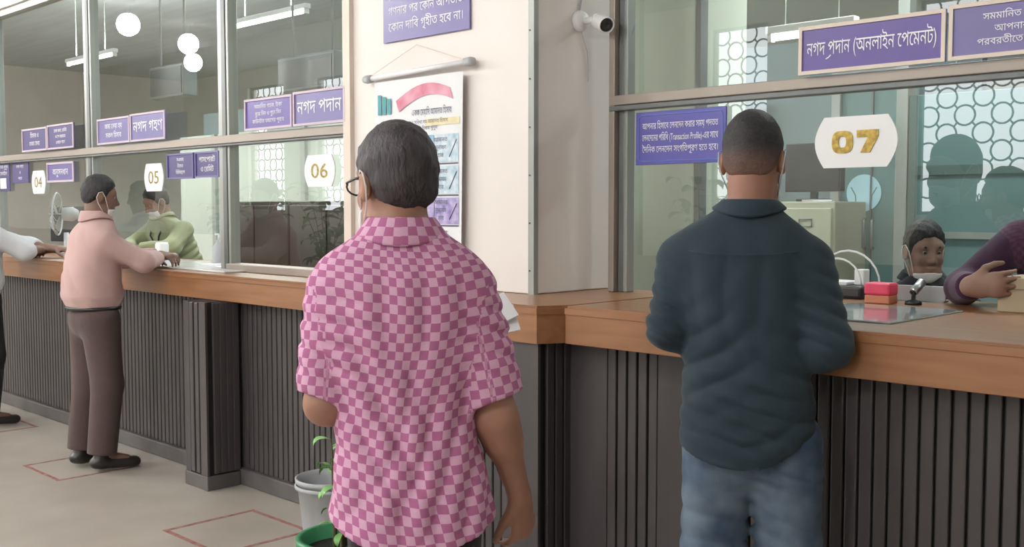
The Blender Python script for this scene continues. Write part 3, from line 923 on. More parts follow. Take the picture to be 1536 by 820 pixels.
fc = thing('filing_cabinet', 'cream steel filing cabinet with drawers behind the navy shirted man', 'cabinet', (-3.31, 5.9, 0))
B().box(-0.185, 0.185, 0, 0.6, 0, 1.49, 0.006).obj('body', 'file_cab', fc)
for k in range(4):
    d = B().box(-0.17, 0.17, -0.018, 0.0, 0.05 + k * 0.355, 0.05 + k * 0.355 + 0.335, 0.005).obj('drawer', 'file_cab', fc)
    z = 0.05 + k * 0.355 + 0.22
    bb = B()
    for a in ((-0.045, 0.045, z, z + 0.006), (-0.045, 0.045, z + 0.044, z + 0.05), (-0.045, -0.039, z, z + 0.05), (0.039, 0.045, z, z + 0.05)):
        bb.box(a[0], a[1], -0.024, -0.018, a[2], a[3])
    bb.obj('label_holder', 'alu_dark', d)
    B().tube([(-0.05, -0.018, z - 0.05), (-0.05, -0.04, z - 0.05), (0.05, -0.04, z - 0.05), (0.05, -0.018, z - 0.05)], 0.006, 6).obj('handle', 'alu_dark', d)
tv = thing('dark_monitor', 'dark flat monitor standing on the cream filing cabinet', 'monitor', (-3.31, 5.98, 1.4901))
B().box(-0.19, 0.19, -0.02, 0.03, 0.06, 0.36, 0.006).obj('bezel', 'black_pl', tv)
B().box(-0.175, 0.175, -0.023, -0.02, 0.075, 0.345).obj('screen', 'black_pl', tv)
B().box(-0.02, 0.02, -0.01, 0.02, 0.015, 0.07).obj('neck', 'black_pl', tv)
B().box(-0.09, 0.09, -0.06, 0.07, 0, 0.018, 0.004).obj('foot', 'black_pl', tv)
pf = thing('paper_bundle', 'white papers lying on the cream filing cabinet before the monitor', 'paper', (-3.25, 5.94, 1.4901))
for k in range(3):
    o = B().box(-0.10, 0.10, -0.035, -0.005, 0.004 * k, 0.004 * k + 0.0035).obj('sheet', 'paper', pf)
    o.rotation_euler.z = 0.05 * (k - 1)
ac = thing('wall_cabinet', 'white wall box with round dial in the back of the office', 'box', (-3.40, 6.6, 1.97))
B().box(-0.12, 0.12, 0, 0.12, 0, 0.26, 0.006).obj('case', 'white_pl', ac)
B().lathe([(0, 0), (0.035, 0), (0.035, 0.008), (0, 0.008)], (0.03, 0, 0.12), 16, (0, -1, 0)).obj('dial', 'grey_pl', ac)
slab('wall_booth', -12.0, -2.6, 6.72, 6.80, 0, 2.6, m='booth_wall')

# ------------------------------------------------------------------ things on and behind the counters
gs = thing('glass_sheet', 'shiny glass sheet lying on the wooden counter before the clerk', 'glass sheet', (-1.62, 3.3, ZT))
B().box(-0.20, 0.20, -0.27, 0.27, 0, 0.006, 0.002).obj('pane', 'sheet_glass', gs)
sl = thing('stone_slab', 'pale stone slab let into the counter under the number 05 plate', 'slab', (-6.08, 3.22, ZT))
B().box(-0.72, 1.02, -0.28, 0.20, 0, 0.010, 0.003).obj('slab', 'marble', sl)
for i, (x, y, rz) in enumerate(((-5.75, 3.26, 0.3), (-5.5, 3.20, -0.2))):
    p = thing('paper_slip', 'white paper slip lying on the stone slab', 'paper', (x, y, ZT + 0.0101), rz, 'slips on the stone slab')
    B().box(-0.07, 0.07, -0.045, 0.045, 0, 0.002).obj('sheet', 'paper', p)
cu = thing('paper_cup', 'white cup with a blue foot on the counter before the man in lime', 'cup', (-6.45, 3.30, ZT + 0.0101))
B().lathe([(0, 0), (0.042, 0), (0.044, 0.045), (0.042, 0.046)], (0, 0, 0), 20).obj('foot', 'plblue', cu, True)
B().lathe([(0.042, 0.046), (0.043, 0.10), (0.036, 0.115), (0, 0.117)], (0, 0, 0), 20).obj('body', 'white_pl', cu, True)
B().lathe([(0.0435, 0.042), (0.046, 0.044), (0.046, 0.052), (0.0435, 0.054)], (0, 0, 0), 20).obj('band', 'ink', cu, True)
ph = thing('mobile_phone', 'black mobile phone lying on the counter beside the white cup', 'phone', (-6.57, 3.18, ZT + 0.0101), 0.3)
B().box(-0.075, 0.075, -0.037, 0.037, 0, 0.009, 0.003).obj('case', 'black_pl', ph)
B().box(-0.07, 0.07, -0.033, 0.033, 0.0091, 0.0098).obj('screen', 'ink', ph)
bo = thing('pump_bottle', 'small pale pump bottle on the counter inside the glass', 'bottle', (-5.95, 3.42, ZT))
B().lathe([(0, 0), (0.038, 0), (0.040, 0.01), (0.040, 0.10), (0.015, 0.135), (0.013, 0.15), (0, 0.15)], (0, 0, 0), 18).obj('body', 'grey_pl', bo, True)
B().tube([(0, 0, 0.15), (0, 0, 0.185), (-0.04, 0, 0.182)], 0.006, 8).obj('pump', 'white_pl', bo, True)

rb = thing('stamp_pad', 'bright pink and orange stamp pad box on the counter before the clerk', 'stamp pad', (-1.77, 3.70, ZT))
B().box(-0.05, 0.045, -0.035, 0.035, 0, 0.03, 0.004).obj('tray', 'orange_pl', rb)
B().box(-0.052, 0.047, -0.037, 0.037, 0.03, 0.075, 0.008).obj('lid', 'pink_sponge', rb)
wc = thing('webcam', 'small silver camera on a stub stand before the masked clerk', 'camera', (-1.66, 3.72, ZT))
B().lathe([(0, 0), (0.03, 0), (0.028, 0.012), (0.008, 0.018), (0.008, 0.045), (0, 0.045)], (0, 0, 0), 16).obj('stand', 'black_pl', wc, True)
bd = B().lathe([(0, -0.03), (0.013, -0.03), (0.016, -0.024), (0.016, 0.03), (0, 0.032)], (0.006, 0.02, 0.062), 16, (0.2, 0.75, 0.6)).obj('housing', 'steel', wc, True)
B().lathe([(0, -0.034), (0.012, -0.034), (0.012, -0.03), (0, -0.03)], (0.006, 0.02, 0.062), 16, (0.2, 0.75, 0.6)).obj('lens', 'black_pl', bd, True)
kd = thing('card_stand', 'blank grey card stand behind the small silver camera', 'card stand', (-1.76, 3.86, ZT), 0.15)
B().box(-0.15, 0.15, 0, 0.012, 0, 0.058, 0.002).obj('card', 'grey_pl', kd)
B().box(-0.15, 0.15, -0.02, 0.04, 0, 0.006).obj('foot', 'grey_pl', kd)
cx = thing('beige_carton', 'beige carton gripped by the hand of the man in purple', 'box', (-1.15, 3.76, ZT), 0.0)
B().box(-0.20, 0.22, -0.09, 0.12, 0, 0.115, 0.003).obj('carton', 'carton', cx)
B().box(-0.20, 0.22, -0.093, -0.09, 0.075, 0.079).obj('flap_edge', 'desk', cx)
B().box(-0.004, 0.03, -0.0915, -0.0905, 0.0, 0.115).obj('tape', 'cream', cx)
ds = thing('card_reader', 'black desk device with white papers and looped cables beside the stamp pad', 'device', (-2.02, 3.86, ZT))
B().box(-0.13, 0.13, -0.08, 0.09, 0, 0.05, 0.012).obj('case', 'black_pl', ds)
B().box(-0.10, 0.06, -0.06, 0.07, 0.05, 0.062, 0.002).obj('paper_stack', 'paper', ds)
B().box(0.07, 0.11, -0.02, 0.03, 0.05, 0.11, 0.004).obj('connector', 'white_pl', ds)
for k, (a, h) in enumerate(((0.10, 0.10), (0.13, 0.13))):
    B().tube([(-0.10 + a * (1 - math.cos(t)), -0.02 + 0.03 * k, 0.05 + h * math.sin(t)) for t in (math.pi * q / 12 for q in range(13))], 0.004, 6).obj('cable', 'white_pl', ds, True)
kb = thing('black_desk_phone', 'black desk telephone on the counter behind the looped cables', 'telephone', (-2.25, 3.92, ZT))
B().prism([(-0.09, -0.09, 0), (-0.09, 0.09, 0), (-0.09, 0.09, 0.075), (-0.09, -0.09, 0.03)], (0.18, 0, 0)).obj('base', 'black_pl', kb)
B().tube([(-0.06, -0.08, 0.06), (-0.06, -0.03, 0.09), (-0.06, 0.05, 0.105), (-0.06, 0.09, 0.09)], [0.022, 0.014, 0.014, 0.022], 10).obj('handset', 'black_pl', kb, True)

# far booth: monitor and table fan
mo = thing('computer_monitor', 'dark computer monitor seen through the far glass beside the fan', 'monitor', (-8.45, 3.55, ZT), R(20))
B().box(-0.22, 0.22, 0, 0.03, 0.08, 0.36, 0.006).obj('case', 'black_pl', mo)
B().box(-0.03, 0.03, 0.01, 0.03, 0.01, 0.1).obj('neck', 'black_pl', mo)
B().box(-0.11, 0.11, -0.06, 0.1, 0, 0.014, 0.004).obj('foot', 'black_pl', mo)
tf = thing('table_fan', 'pale grey round table fan seen through the far glass', 'fan', (-8.12, 3.38, ZT), R(-35))
B().lathe([(0, 0), (0.09, 0), (0.085, 0.02), (0.02, 0.035), (0.018, 0.16), (0, 0.16)], (0, 0, 0), 18).obj('stand', 'grey_pl', tf, True)
B().lathe([(0, -0.03), (0.05, -0.02), (0.055, 0.05), (0.03, 0.09), (0, 0.09)], (0, 0, 0.30), 18, (0, 1, 0)).obj('motor', 'grey_pl', tf, True)
gd = B().tube([(0.16 * math.cos(a), -0.06, 0.30 + 0.16 * math.sin(a)) for a in (2 * math.pi * k / 24 for k in range(24))], 0.006, 6, True).obj('guard', 'grey_pl', tf, True)
for k in range(14):
    a = 2 * math.pi * k / 14
    B().tube([(0.02 * math.cos(a), -0.10, 0.30 + 0.02 * math.sin(a)), (0.11 * math.cos(a), -0.095, 0.30 + 0.11 * math.sin(a)), (0.16 * math.cos(a), -0.06, 0.30 + 0.16 * math.sin(a))], 0.003, 5).obj('guard_wire', 'grey_pl', gd)
for k in range(3):
    a = 2 * math.pi * k / 3
    pts = []
    for q in range(9):
        th_ = a + 0.9 * q / 8
        rr = 0.135 * (0.75 + 0.25 * math.sin(math.pi * q / 8))
        pts.append((rr * math.cos(th_), -0.05 - 0.02 * q / 8, 0.30 + rr * math.sin(th_)))
    B().prism([(0.02 * math.cos(a), -0.05, 0.30 + 0.02 * math.sin(a))] + pts, (0, 0.004, 0)).obj('blade', 'alu', tf)

# ------------------------------------------------------------------ lobby floor: tape squares, bins, plants
def tape_square(label, x0, x1, y0, y1, w=0.022):
    t = thing('tape_square', label, 'floor marking', ((x0 + x1) / 2, (y0 + y1) / 2, 0))
    hx, hy = (x1 - x0) / 2, (y1 - y0) / 2
    for a in ((-hx, hx, -hy, -hy + w), (-hx, hx, hy - w, hy), (-hx, -hx + w, -hy + w, hy - w), (hx - w, hx, -hy + w, hy - w)):
        B().box(a[0], a[1], a[2], a[3], 0.0002, 0.0014).obj('tape_strip', 'red_tape', t)
tape_square('red tape square on the floor beside the grey bin', -4.45, -3.96, 2.25, 2.72)
tape_square('red tape square under the shoes of the man in brown trousers', -6.15, -5.66, 2.275, 2.74)
tape_square('red tape square under the shoes of the man in the white shirt', -7.75, -7.17, 2.30, 2.77)

gb = thing('grey_bin', 'round pale grey plastic bin against the counter front', 'bin', (-3.80, 2.71, 0))
B().lathe([(0, 0.004), (0.115, 0.0), (0.118, 0.01), (0.145, 0.26), (0.152, 0.262), (0.155, 0.28), (0.146, 0.282), (0.138, 0.26), (0.112, 0.02), (0, 0.02)], (0, 0, 0), 32).obj('bucket', 'grey_pl', gb, True)
B().lathe([(0.149, 0.235), (0.156, 0.238), (0.157, 0.250), (0.150, 0.253)], (0, 0, 0), 32).obj('rim_band', 'grey_pl', gb, True)

def leaf_mesh(name, L, W, bend, m):
    bb = B()
    n = 7
    rows = []
    for i in range(n + 1):
        t = i / n
        w = W * math.sin(math.pi * min(1, t * 0.92 + 0.08)) ** 0.8 * (1 - 0.25 * t)
        x = L * t * math.cos(bend * t)
        z = L * t * math.sin(0.9 - bend * t * 1.3) * 0.6
        rows.append([bb.bm.verts.new((x, sgn * w, z + (0.12 * w if sgn else 0))) for sgn in (-1, 0, 1)])
    for a, c in zip(rows, rows[1:]):
        for k in (0, 1):
            bb.bm.faces.new((a[k], a[k + 1], c[k + 1], c[k]))
    return bb.mesh(name, m, True)
leafA = leaf_mesh('leaf', 0.20, 0.032, 0.9, 'leaf_l')
leafB = leaf_mesh('leaf', 0.26, 0.045, 0.8, 'leaf')

def plant(label, loc, pot_m, pot_r, pot_h, stems, height, spread, lm, seed, rim=True, sc=1.0):
    r = random.Random(seed)
    t = thing('potted_plant', label, 'plant', loc)
    p = B().lathe([(0, 0), (pot_r * 0.78, 0), (pot_r * 0.8, 0.01), (pot_r, pot_h - 0.03), (pot_r * 1.10, pot_h - 0.03), (pot_r * 1.10, pot_h), (pot_r * 0.98, pot_h), (pot_r * 0.95, pot_h - 0.05), (0, pot_h - 0.05)], (0, 0, 0), 28).obj('pot', pot_m, t, True)
    B().lathe([(0, pot_h - 0.045), (pot_r * 0.95, pot_h - 0.048)], (0, 0, 0), 24).obj('soil', 'soil', p)
    for s_ in range(stems):
        a = 2 * math.pi * s_ / stems + r.uniform(-0.4, 0.4)
        hh = height * r.uniform(0.7, 1.0)
        sp = spread * r.uniform(0.3, 1.0)
        pts = [Vector((0.25 * pot_r * math.cos(a) + sp * math.cos(a) * u * u, 0.25 * pot_r * math.sin(a) + sp * math.sin(a) * u * u, pot_h - 0.06 + hh * u)) for u in (0, 0.25, 0.5, 0.75, 1)]
        st = B().tube(pts, [0.009, 0.008, 0.007, 0.005, 0.003], 6).obj('stem', 'stem', t, True)
        for k in range(9):
            u = 0.25 + 0.75 * k / 8
            i = min(3, int(u * 4))
            q = pts[i].lerp(pts[i + 1], u * 4 - i)
            lf = link('leaf', lm, st)
            lf.location = q
            lf.rotation_euler = (r.uniform(-0.4, 0.4), r.uniform(-0.3, 0.5), a + k * 2.4 + r.uniform(-0.4, 0.4))
            z = sc * r.uniform(0.75, 1.15)
            lf.scale = (z, z, z)
    return t
plant('leafy plant in a green plastic pot beside the man in the checked shirt', (-2.935, 2.155, 0), 'green_pl', 0.155, 0.33, 5, 0.44, 0.03, leafA, 3, sc=0.55)
for i, (x, y) in enumerate(((-15.1, -3.4), (-16.6, -3.4), (-13.6, -3.4))):
    plant('tall leafy plant in a clay pot by the lobby window, mirrored beside the pillar', (x, y, 0), 'terracotta', 0.2, 0.4, 7, 1.55, 0.45, leafB, 20 + i, sc=1.5)
    bpy.data.objects[[o.name for o in col.objects if o.name.startswith('potted_plant')][-1]]['group'] = 'lobby window plants'
plant('tall leafy plant in a clay pot by a lobby window, mirrored near the blue notice', (-7.2, -3.55, 0), 'terracotta', 0.2, 0.4, 7, 1.5, 0.35, leafB, 31, sc=1.4)

# ------------------------------------------------------------------ organic surfaces: distance fields polygonised on a grid
def vec(*a):
    return np.array(a, dtype=np.float32)

def p_cone(a, b, ra, rb, nrm=None, sc=1.0, k=0.02):
    """tapered limb from a to b; nrm, sc flatten it along one direction"""
    a, b = np.array(a, float), np.array(b, float)
    d = b - a
    L2 = float(d @ d) + 1e-9
    r = max(ra, rb)
    n = None if nrm is None else np.array(nrm, float) / np.linalg.norm(nrm)
    def fn(X, Y, Z):
        t = np.clip(((X - a[0]) * d[0] + (Y - a[1]) * d[1] + (Z - a[2]) * d[2]) / L2, 0, 1)
        qx, qy, qz = X - a[0] - t * d[0], Y - a[1] - t * d[1], Z - a[2] - t * d[2]
        q2 = qx * qx + qy * qy + qz * qz
        if n is not None:
            c = qx * n[0] + qy * n[1] + qz * n[2]
            q2 = q2 - c * c + (c / sc) ** 2
        dd = np.sqrt(q2) - (ra + (rb - ra) * t)
        return dd * (min(1, sc) if n is not None else 1)
    lo, hi = np.minimum(a, b) - r, np.maximum(a, b) + r
    return dict(fn=fn, lo=lo, hi=hi, k=k, op='add')

def p_ell(c, r, k=0.02, op='add'):
    c, r = np.array(c, float), np.array(r, float)
    def fn(X, Y, Z):
        x, y, z = (X - c[0]) / r[0], (Y - c[1]) / r[1], (Z - c[2]) / r[2]
        k0 = np.sqrt(x * x + y * y + z * z)
        k1 = np.sqrt((x / r[0]) ** 2 + (y / r[1]) ** 2 + (z / r[2]) ** 2) + 1e-9
        return k0 * (k0 - 1) / k1
    return dict(fn=fn, lo=c - r, hi=c + r, k=k, op=op)

def p_loft(rings, k=0.03, n=2.35, grow=0.0, ztop=None, zbot=None):
    """torso from rings (z, half width, half depth, centre x, centre y)"""
    rg = np.array(sorted(rings), float)
    zs = np.linspace(rg[0, 0], rg[-1, 0], 120)
    cols = []
    ker = np.hanning(15); ker /= ker.sum()
    for j in range(1, 5):
        v = np.interp(zs, rg[:, 0], rg[:, j])
        v = np.convolve(np.pad(v, 7, mode='edge'), ker, 'valid')
        cols.append(v)
    z0 = rg[0, 0] if zbot is None else zbot
    z1 = rg[-1, 0] if ztop is None else ztop
    def fn(X, Y, Z):
        zz = Z[0, 0, :] if Z.ndim == 3 and Z.shape[0] == 1 else None
        def ip(v):
            return np.interp(Z, zs, v)
        w, d, cx, cy = (ip(v) for v in cols)
        w, d = w + grow, d + grow
        x, y = np.abs(X - cx) / w, np.abs(Y - cy) / d
        kk = (x ** n + y ** n + 1e-12) ** (1 / n)
        dd = (kk - 1) * np.minimum(w, d)
        return np.maximum(np.maximum(dd, Z - z1), z0 - Z)
    m = max(rg[:, 1].max(), rg[:, 2].max()) + grow + np.abs(rg[:, 3:]).max()
    return dict(fn=fn, lo=np.array([-m, -m, z0]), hi=np.array([m, m, z1]), k=k, op='add')

def p_cut(p, pt, nrm):
    """keep the side the normal points away from"""
    f0 = p['fn']
    pt, nn = np.array(pt, float), np.array(nrm, float) / np.linalg.norm(nrm)
    def fn(X, Y, Z):
        return np.maximum(f0(X, Y, Z), (X - pt[0]) * nn[0] + (Y - pt[1]) * nn[1] + (Z - pt[2]) * nn[2])
    return dict(p, fn=fn)

def p_xf(p, Rm, c, s=1.0):
    """place a primitive built around the origin: p = c + s * Rm @ q"""
    f0 = p['fn']
    Rm, c = np.array(Rm, float), np.array(c, float)
    def fn(X, Y, Z):
        x, y, z = (X - c[0]) / s, (Y - c[1]) / s, (Z - c[2]) / s
        return s * f0(Rm[0, 0] * x + Rm[1, 0] * y + Rm[2, 0] * z, Rm[0, 1] * x + Rm[1, 1] * y + Rm[2, 1] * z, Rm[0, 2] * x + Rm[1, 2] * y + Rm[2, 2] * z)
    cs = np.array([[x, y, z] for x in (p['lo'][0], p['hi'][0]) for y in (p['lo'][1], p['hi'][1]) for z in (p['lo'][2], p['hi'][2])])
    w = cs @ Rm.T * s + c
    return dict(p, fn=fn, lo=w.min(0), hi=w.max(0), k=p['k'] * s)

def p_grow(p, g):
    f0 = p['fn']
    return dict(p, fn=lambda X, Y, Z: f0(X, Y, Z) - g, lo=p['lo'] - g, hi=p['hi'] + g)

def field(prims, h, post=None, pad=0.03):
    adds = [p for p in prims if p['op'] == 'add']
    lo = np.min([p['lo'] for p in adds], axis=0) - pad
    hi = np.max([p['hi'] for p in adds], axis=0) + pad
    n = np.ceil((hi - lo) / h).astype(int) + 1
    ax = [(lo[i] + h * np.arange(n[i])).astype(np.float32) for i in range(3)]
    D = np.full(n, 1.0, np.float32)
    for p in prims:
        e = p['k'] + 3 * h
        i0 = np.maximum(0, np.floor((p['lo'] - e - lo) / h).astype(int))
        i1 = np.minimum(n, np.ceil((p['hi'] + e - lo) / h).astype(int) + 1)
        if np.any(i1 <= i0):
            continue
        sl = tuple(slice(i0[i], i1[i]) for i in range(3))
        X, Y, Z = ax[0][sl[0]][:, None, None], ax[1][sl[1]][None, :, None], ax[2][sl[2]][None, None, :]
        d = p['fn'](X, Y, Z).astype(np.float32)
        A = D[sl]
        k = max(p['k'], 1e-5)
        if p['op'] == 'add':
            hh = np.maximum(k - np.abs(A - d), 0) / k
            D[sl] = np.minimum(A, d) - hh * hh * k * 0.25
        elif p['op'] == 'sub':
            d = -d
            hh = np.maximum(k - np.abs(A - d), 0) / k
            D[sl] = np.maximum(A, d) + hh * hh * k * 0.25
    if post:
        D = post(D, ax[0][:, None, None], ax[1][None, :, None], ax[2][None, None, :]).astype(np.float32)
    D[0], D[-1], D[:, 0], D[:, -1], D[:, :, 0], D[:, :, -1] = (1,) * 6
    return D, lo, h

def surface(D, lo, h):
    """naive surface nets"""
    s = D < 0
    c = [s[i:s.shape[0] - 1 + i, j:s.shape[1] - 1 + j, k:s.shape[2] - 1 + k] for i in (0, 1) for j in (0, 1) for k in (0, 1)]
    al, an = c[0].copy(), c[0].copy()
    for q in c[1:]:
        al &= q
        an |= q
    act = an & ~al
    idx = np.argwhere(act)
    vid = np.full(act.shape, -1, np.int32)
    vid[act] = np.arange(len(idx))
    off = np.array([(i, j, k) for i in (0, 1) for j in (0, 1) for k in (0, 1)])
    vals = np.stack([D[idx[:, 0] + o[0], idx[:, 1] + o[1], idx[:, 2] + o[2]] for o in off], 1)
    acc = np.zeros((len(idx), 3)); cnt = np.zeros(len(idx))
    for a in range(8):
        for b_ in range(a + 1, 8):
            if np.abs(off[a] - off[b_]).sum() != 1:
                continue
            va, vb = vals[:, a], vals[:, b_]
            m = (va < 0) != (vb < 0)
            t = np.where(m, va / np.where(m, va - vb, 1), 0)
            acc += np.where(m[:, None], off[a] + t[:, None] * (off[b_] - off[a]), 0)
            cnt += m
    V = lo + h * (idx + acc / cnt[:, None])
    F = []
    for axis in range(3):
        n = [slice(None)] * 3
        n0, n1 = list(n), list(n)
        n0[axis], n1[axis] = slice(0, -1), slice(1, None)
        e = s[tuple(n0)] != s[tuple(n1)]
        ii = np.argwhere(e)
        o1, o2 = (axis + 1) % 3, (axis + 2) % 3
        ok = (ii[:, o1] > 0) & (ii[:, o2] > 0) & (ii[:, o1] < s.shape[o1] - 1) & (ii[:, o2] < s.shape[o2] - 1)
        ii = ii[ok]
        ins = s[ii[:, 0], ii[:, 1], ii[:, 2]]
        quad = []
        for d1, d2 in ((-1, -1), (0, -1), (0, 0), (-1, 0)):
            q = ii.copy()
            q[:, o1] += d1
            q[:, o2] += d2
            quad.append(vid[q[:, 0], q[:, 1], q[:, 2]])
        Q = np.stack(quad, 1)
        Q[~ins] = Q[~ins][:, ::-1]
        F.append(Q)
    return V, np.concatenate(F)

def organic(name, prims, h, m, parent, post=None, uv=None, relax=1):
    V, F = surface(*field(prims, h, post))
    for _ in range(relax):           # light Laplacian relax removes the grid stepping
        S = np.zeros_like(V); C = np.zeros(len(V))
        for a, b_ in ((0, 1), (1, 2), (2, 3), (3, 0)):
            np.add.at(S, F[:, a], V[F[:, b_]]); np.add.at(C, F[:, a], 1)
            np.add.at(S, F[:, b_], V[F[:, a]]); np.add.at(C, F[:, b_], 1)
        V = 0.5 * V + 0.5 * S / np.maximum(C, 1)[:, None]
    me = bpy.data.meshes.new(name)
    me.vertices.add(len(V))
    me.vertices.foreach_set('co', V.astype(np.float32).ravel())
    me.loops.add(F.size)
    me.loops.foreach_set('vertex_index', F.astype(np.int32).ravel())
    me.polygons.add(len(F))
    me.polygons.foreach_set('loop_start', np.arange(0, F.size, 4, dtype=np.int32))
    me.polygons.foreach_set('use_smooth', np.ones(len(F), bool))
    me.update(calc_edges=True)
    me.validate()
    if uv:
        lay = me.uv_layers.new(name='UVMap')
        lay.data.foreach_set('uv', uv(V, F).astype(np.float32).ravel())
    me.materials.append(M[m])
    return link(name, me, parent)

def rotz(a):
    c, s = math.cos(a), math.sin(a)
    return np.array([[c, -s, 0], [s, c, 0], [0, 0, 1]])

def rotx(a):
    c, s = math.cos(a), math.sin(a)
    return np.array([[1, 0, 0], [0, c, -s], [0, s, c]])

def roty(a):
    c, s = math.cos(a), math.sin(a)
    return np.array([[c, 0, s], [0, 1, 0], [-s, 0, c]])

# ---- head (origin between the ears, +y forward)
CRAN = ((0, -0.010, 0.028), (0.073, 0.094, 0.088))
def head_prims():
    P = [p_ell(*CRAN, k=0.02), p_ell((0, 0.030, -0.040), (0.058, 0.062, 0.080), k=0.035),
         p_cone((-0.030, 0.045, -0.088), (0.030, 0.045, -0.088), 0.030, 0.030, k=0.03),
         p_ell((0, 0.066, -0.108), (0.024, 0.020, 0.020), k=0.02),
         p_cone((-0.040, 0.066, 0.030), (0.040, 0.066, 0.030), 0.018, 0.018, k=0.02),
         p_ell((-0.042, 0.058, -0.030), (0.020, 0.024, 0.022), k=0.02), p_ell((0.042, 0.058, -0.030), (0.020, 0.024, 0.022), k=0.02)]
    for sx in (-1, 1):
        P.append(p_ell((sx * 0.031, 0.094, 0.006), (0.016, 0.016, 0.012), k=0.012, op='sub'))
        P.append(p_ell((sx * 0.080, -0.006, -0.010), (0.012, 0.022, 0.034), k=0.008))
        P.append(p_ell((sx * 0.091, -0.001, -0.008), (0.006, 0.010, 0.018), k=0.006, op='sub'))
    P += [p_cone((0, 0.084, 0.014), (0, 0.108, -0.030), 0.008, 0.012, k=0.012),
          p_cone((-0.012, 0.094, -0.036), (0.012, 0.094, -0.036), 0.009, 0.009, k=0.008),
          p_ell((0, 0.086, -0.064), (0.024, 0.013, 0.006), k=0.004), p_ell((0, 0.084, -0.076), (0.020, 0.013, 0.007), k=0.004)]
    return P

def hair_prims(thick, top=0.0):
    c, r = CRAN
    base = p_ell((c[0], c[1] - 0.002, c[2] + 0.002 + top / 2), (r[0] + thick, r[1] + thick, r[2] + thick + top / 2), k=0.01)
    back = p_ell((0, -0.035, -0.030), (0.060 + thick, 0.052 + thick, 0.055), k=0.03)
    ys = [-0.14, -0.06, -0.025, -0.005, 0.012, 0.022, 0.05, 0.075, 0.12]
    return [base, back], ys

def hair_post(nape, front, amp, seed, taper=0.006):
    rr = np.random.RandomState(seed)
    ph = rr.rand(12) * 6.28
    ys = [-0.14, -0.06, -0.030, -0.010, 0.008, 0.022, 0.040, 0.062, 0.085, 0.13]
    zs = [nape, nape + 0.004, nape + 0.03, 0.000, -0.028, -0.030, 0.030, front, front + 0.028, front + 0.06]
    def post(D, X, Y, Z):
        zc = np.interp(Y, ys, zs)
        nz = amp * (np.sin(X * 310 + ph[0] + 3 * np.sin(Z * 90)) * np.sin(Y * 260 + ph[1]) * np.sin(Z * 150 + ph[2]) + 0.7 * np.sin(X * 130 + Y * 90 + ph[3]) * np.sin(Z * 110 + ph[4]))
        D = D + taper * np.clip(1 - (Z - zc) / 0.035, 0, 1)      # the hair thins out towards its edge
        return np.maximum(D + nz, (zc - Z) * 0.75 + nz * 1.5)
    return post

def hand_prims(wr, d, nrm, side, curl=0.35, s=1.0, spread=0.06, thumb_out=0.8):
    """d: direction wrist->fingers, nrm: palm normal (the side fingers curl to), side: thumb direction sign along d x nrm"""
    d = np.array(d, float); d /= np.linalg.norm(d)
    nrm = np.array(nrm, float); nrm -= d * (nrm @ d); nrm /= np.linalg.norm(nrm)
    u = np.cross(d, nrm) * side
    wr = np.array(wr, float)
    kn = wr + d * 0.088 * s
    P = [p_cone(wr, wr + d * 0.03 * s, 0.025 * s, 0.033 * s, nrm, 0.6, k=0.02),
         p_cone(wr + d * 0.035 * s, kn - d * 0.012 * s, 0.037 * s, 0.041 * s, nrm, 0.38, k=0.015)]
    for j, (o, L) in enumerate(((0.030, 0.068), (0.010, 0.076), (-0.011, 0.071), (-0.031, 0.055))):
        p = kn - d * (0.008 + (0.006 if j == 3 else 0)) * s + u * o * s
        ang = 0.12
        dd0 = d + u * (o / 0.03) * spread
        dd0 /= np.linalg.norm(dd0)
        for seg, f in enumerate((0.46, 0.31, 0.27)):
            ang += curl * (1.0 if seg == 0 else 1.25)
            dr_ = dd0 * math.cos(ang) + nrm * math.sin(ang)
            q = p + dr_ * L * f * s
            r0 = (0.0098 - 0.0009 * seg) * s
            P.append(p_cone(p, q, r0, r0 - 0.0008 * s, k=0.005 if seg else 0.010))
            p = q
    b0 = wr + d * 0.030 * s + u * 0.026 * s
    t1 = b0 + (d * 0.6 + u * thumb_out + nrm * 0.35) * 0.038 * s
    t2 = t1 + (d * 0.9 + u * 0.35 * thumb_out + nrm * 0.45) * 0.030 * s
    t3 = t2 + (d * 0.95 + u * 0.05 + nrm * 0.5) * 0.022 * s
    P += [p_cone(b0, t1, 0.016 * s, 0.012 * s, k=0.014), p_cone(t1, t2, 0.0115 * s, 0.0105 * s, k=0.006), p_cone(t2, t3, 0.0105 * s, 0.008 * s, k=0.005)]
    return P

def folds(comps):
    """cloth creases: ridged waves, each inside its own soft envelope"""
    def f(X, Y, Z):
        t = 0
        for (dx, dy, dz, ph, amp, cx, cz, rx, rz_) in comps:
            w = np.sin(dx * X + dy * Y + dz * Z + ph + 1.3 * np.sin(9 * X + 7 * Z + ph))
            w = 1 - np.abs(w) * 2
            t = t + 1.7 * amp * w * np.exp(-((X - cx) / rx) ** 2 - ((Z - cz) / rz_) ** 2)
        return t
    return f

def eyes(root, Rm, c, s):
    for sx in (-1, 1):
        p = np.array(c) + s * (Rm @ np.array([sx * 0.031, 0.0775, 0.005]))
        f = Rm @ np.array([0, 1, 0])
        s_ = s; s = s * 0.8
        e = B().lathe([(0, -0.011 * s), (0.008 * s, -0.0075 * s), (0.011 * s, 0), (0.0095 * s, 0.0055 * s), (0.0075 * s, 0.008 * s)], p, 12, f).obj('eye', 'eye', root, True)
        B().lathe([(0.0075 * s, 0.008 * s), (0.004 * s, 0.0103 * s), (0, 0.011 * s)], p, 12, f).obj('iris', 'hair', e, True)
        s = s_

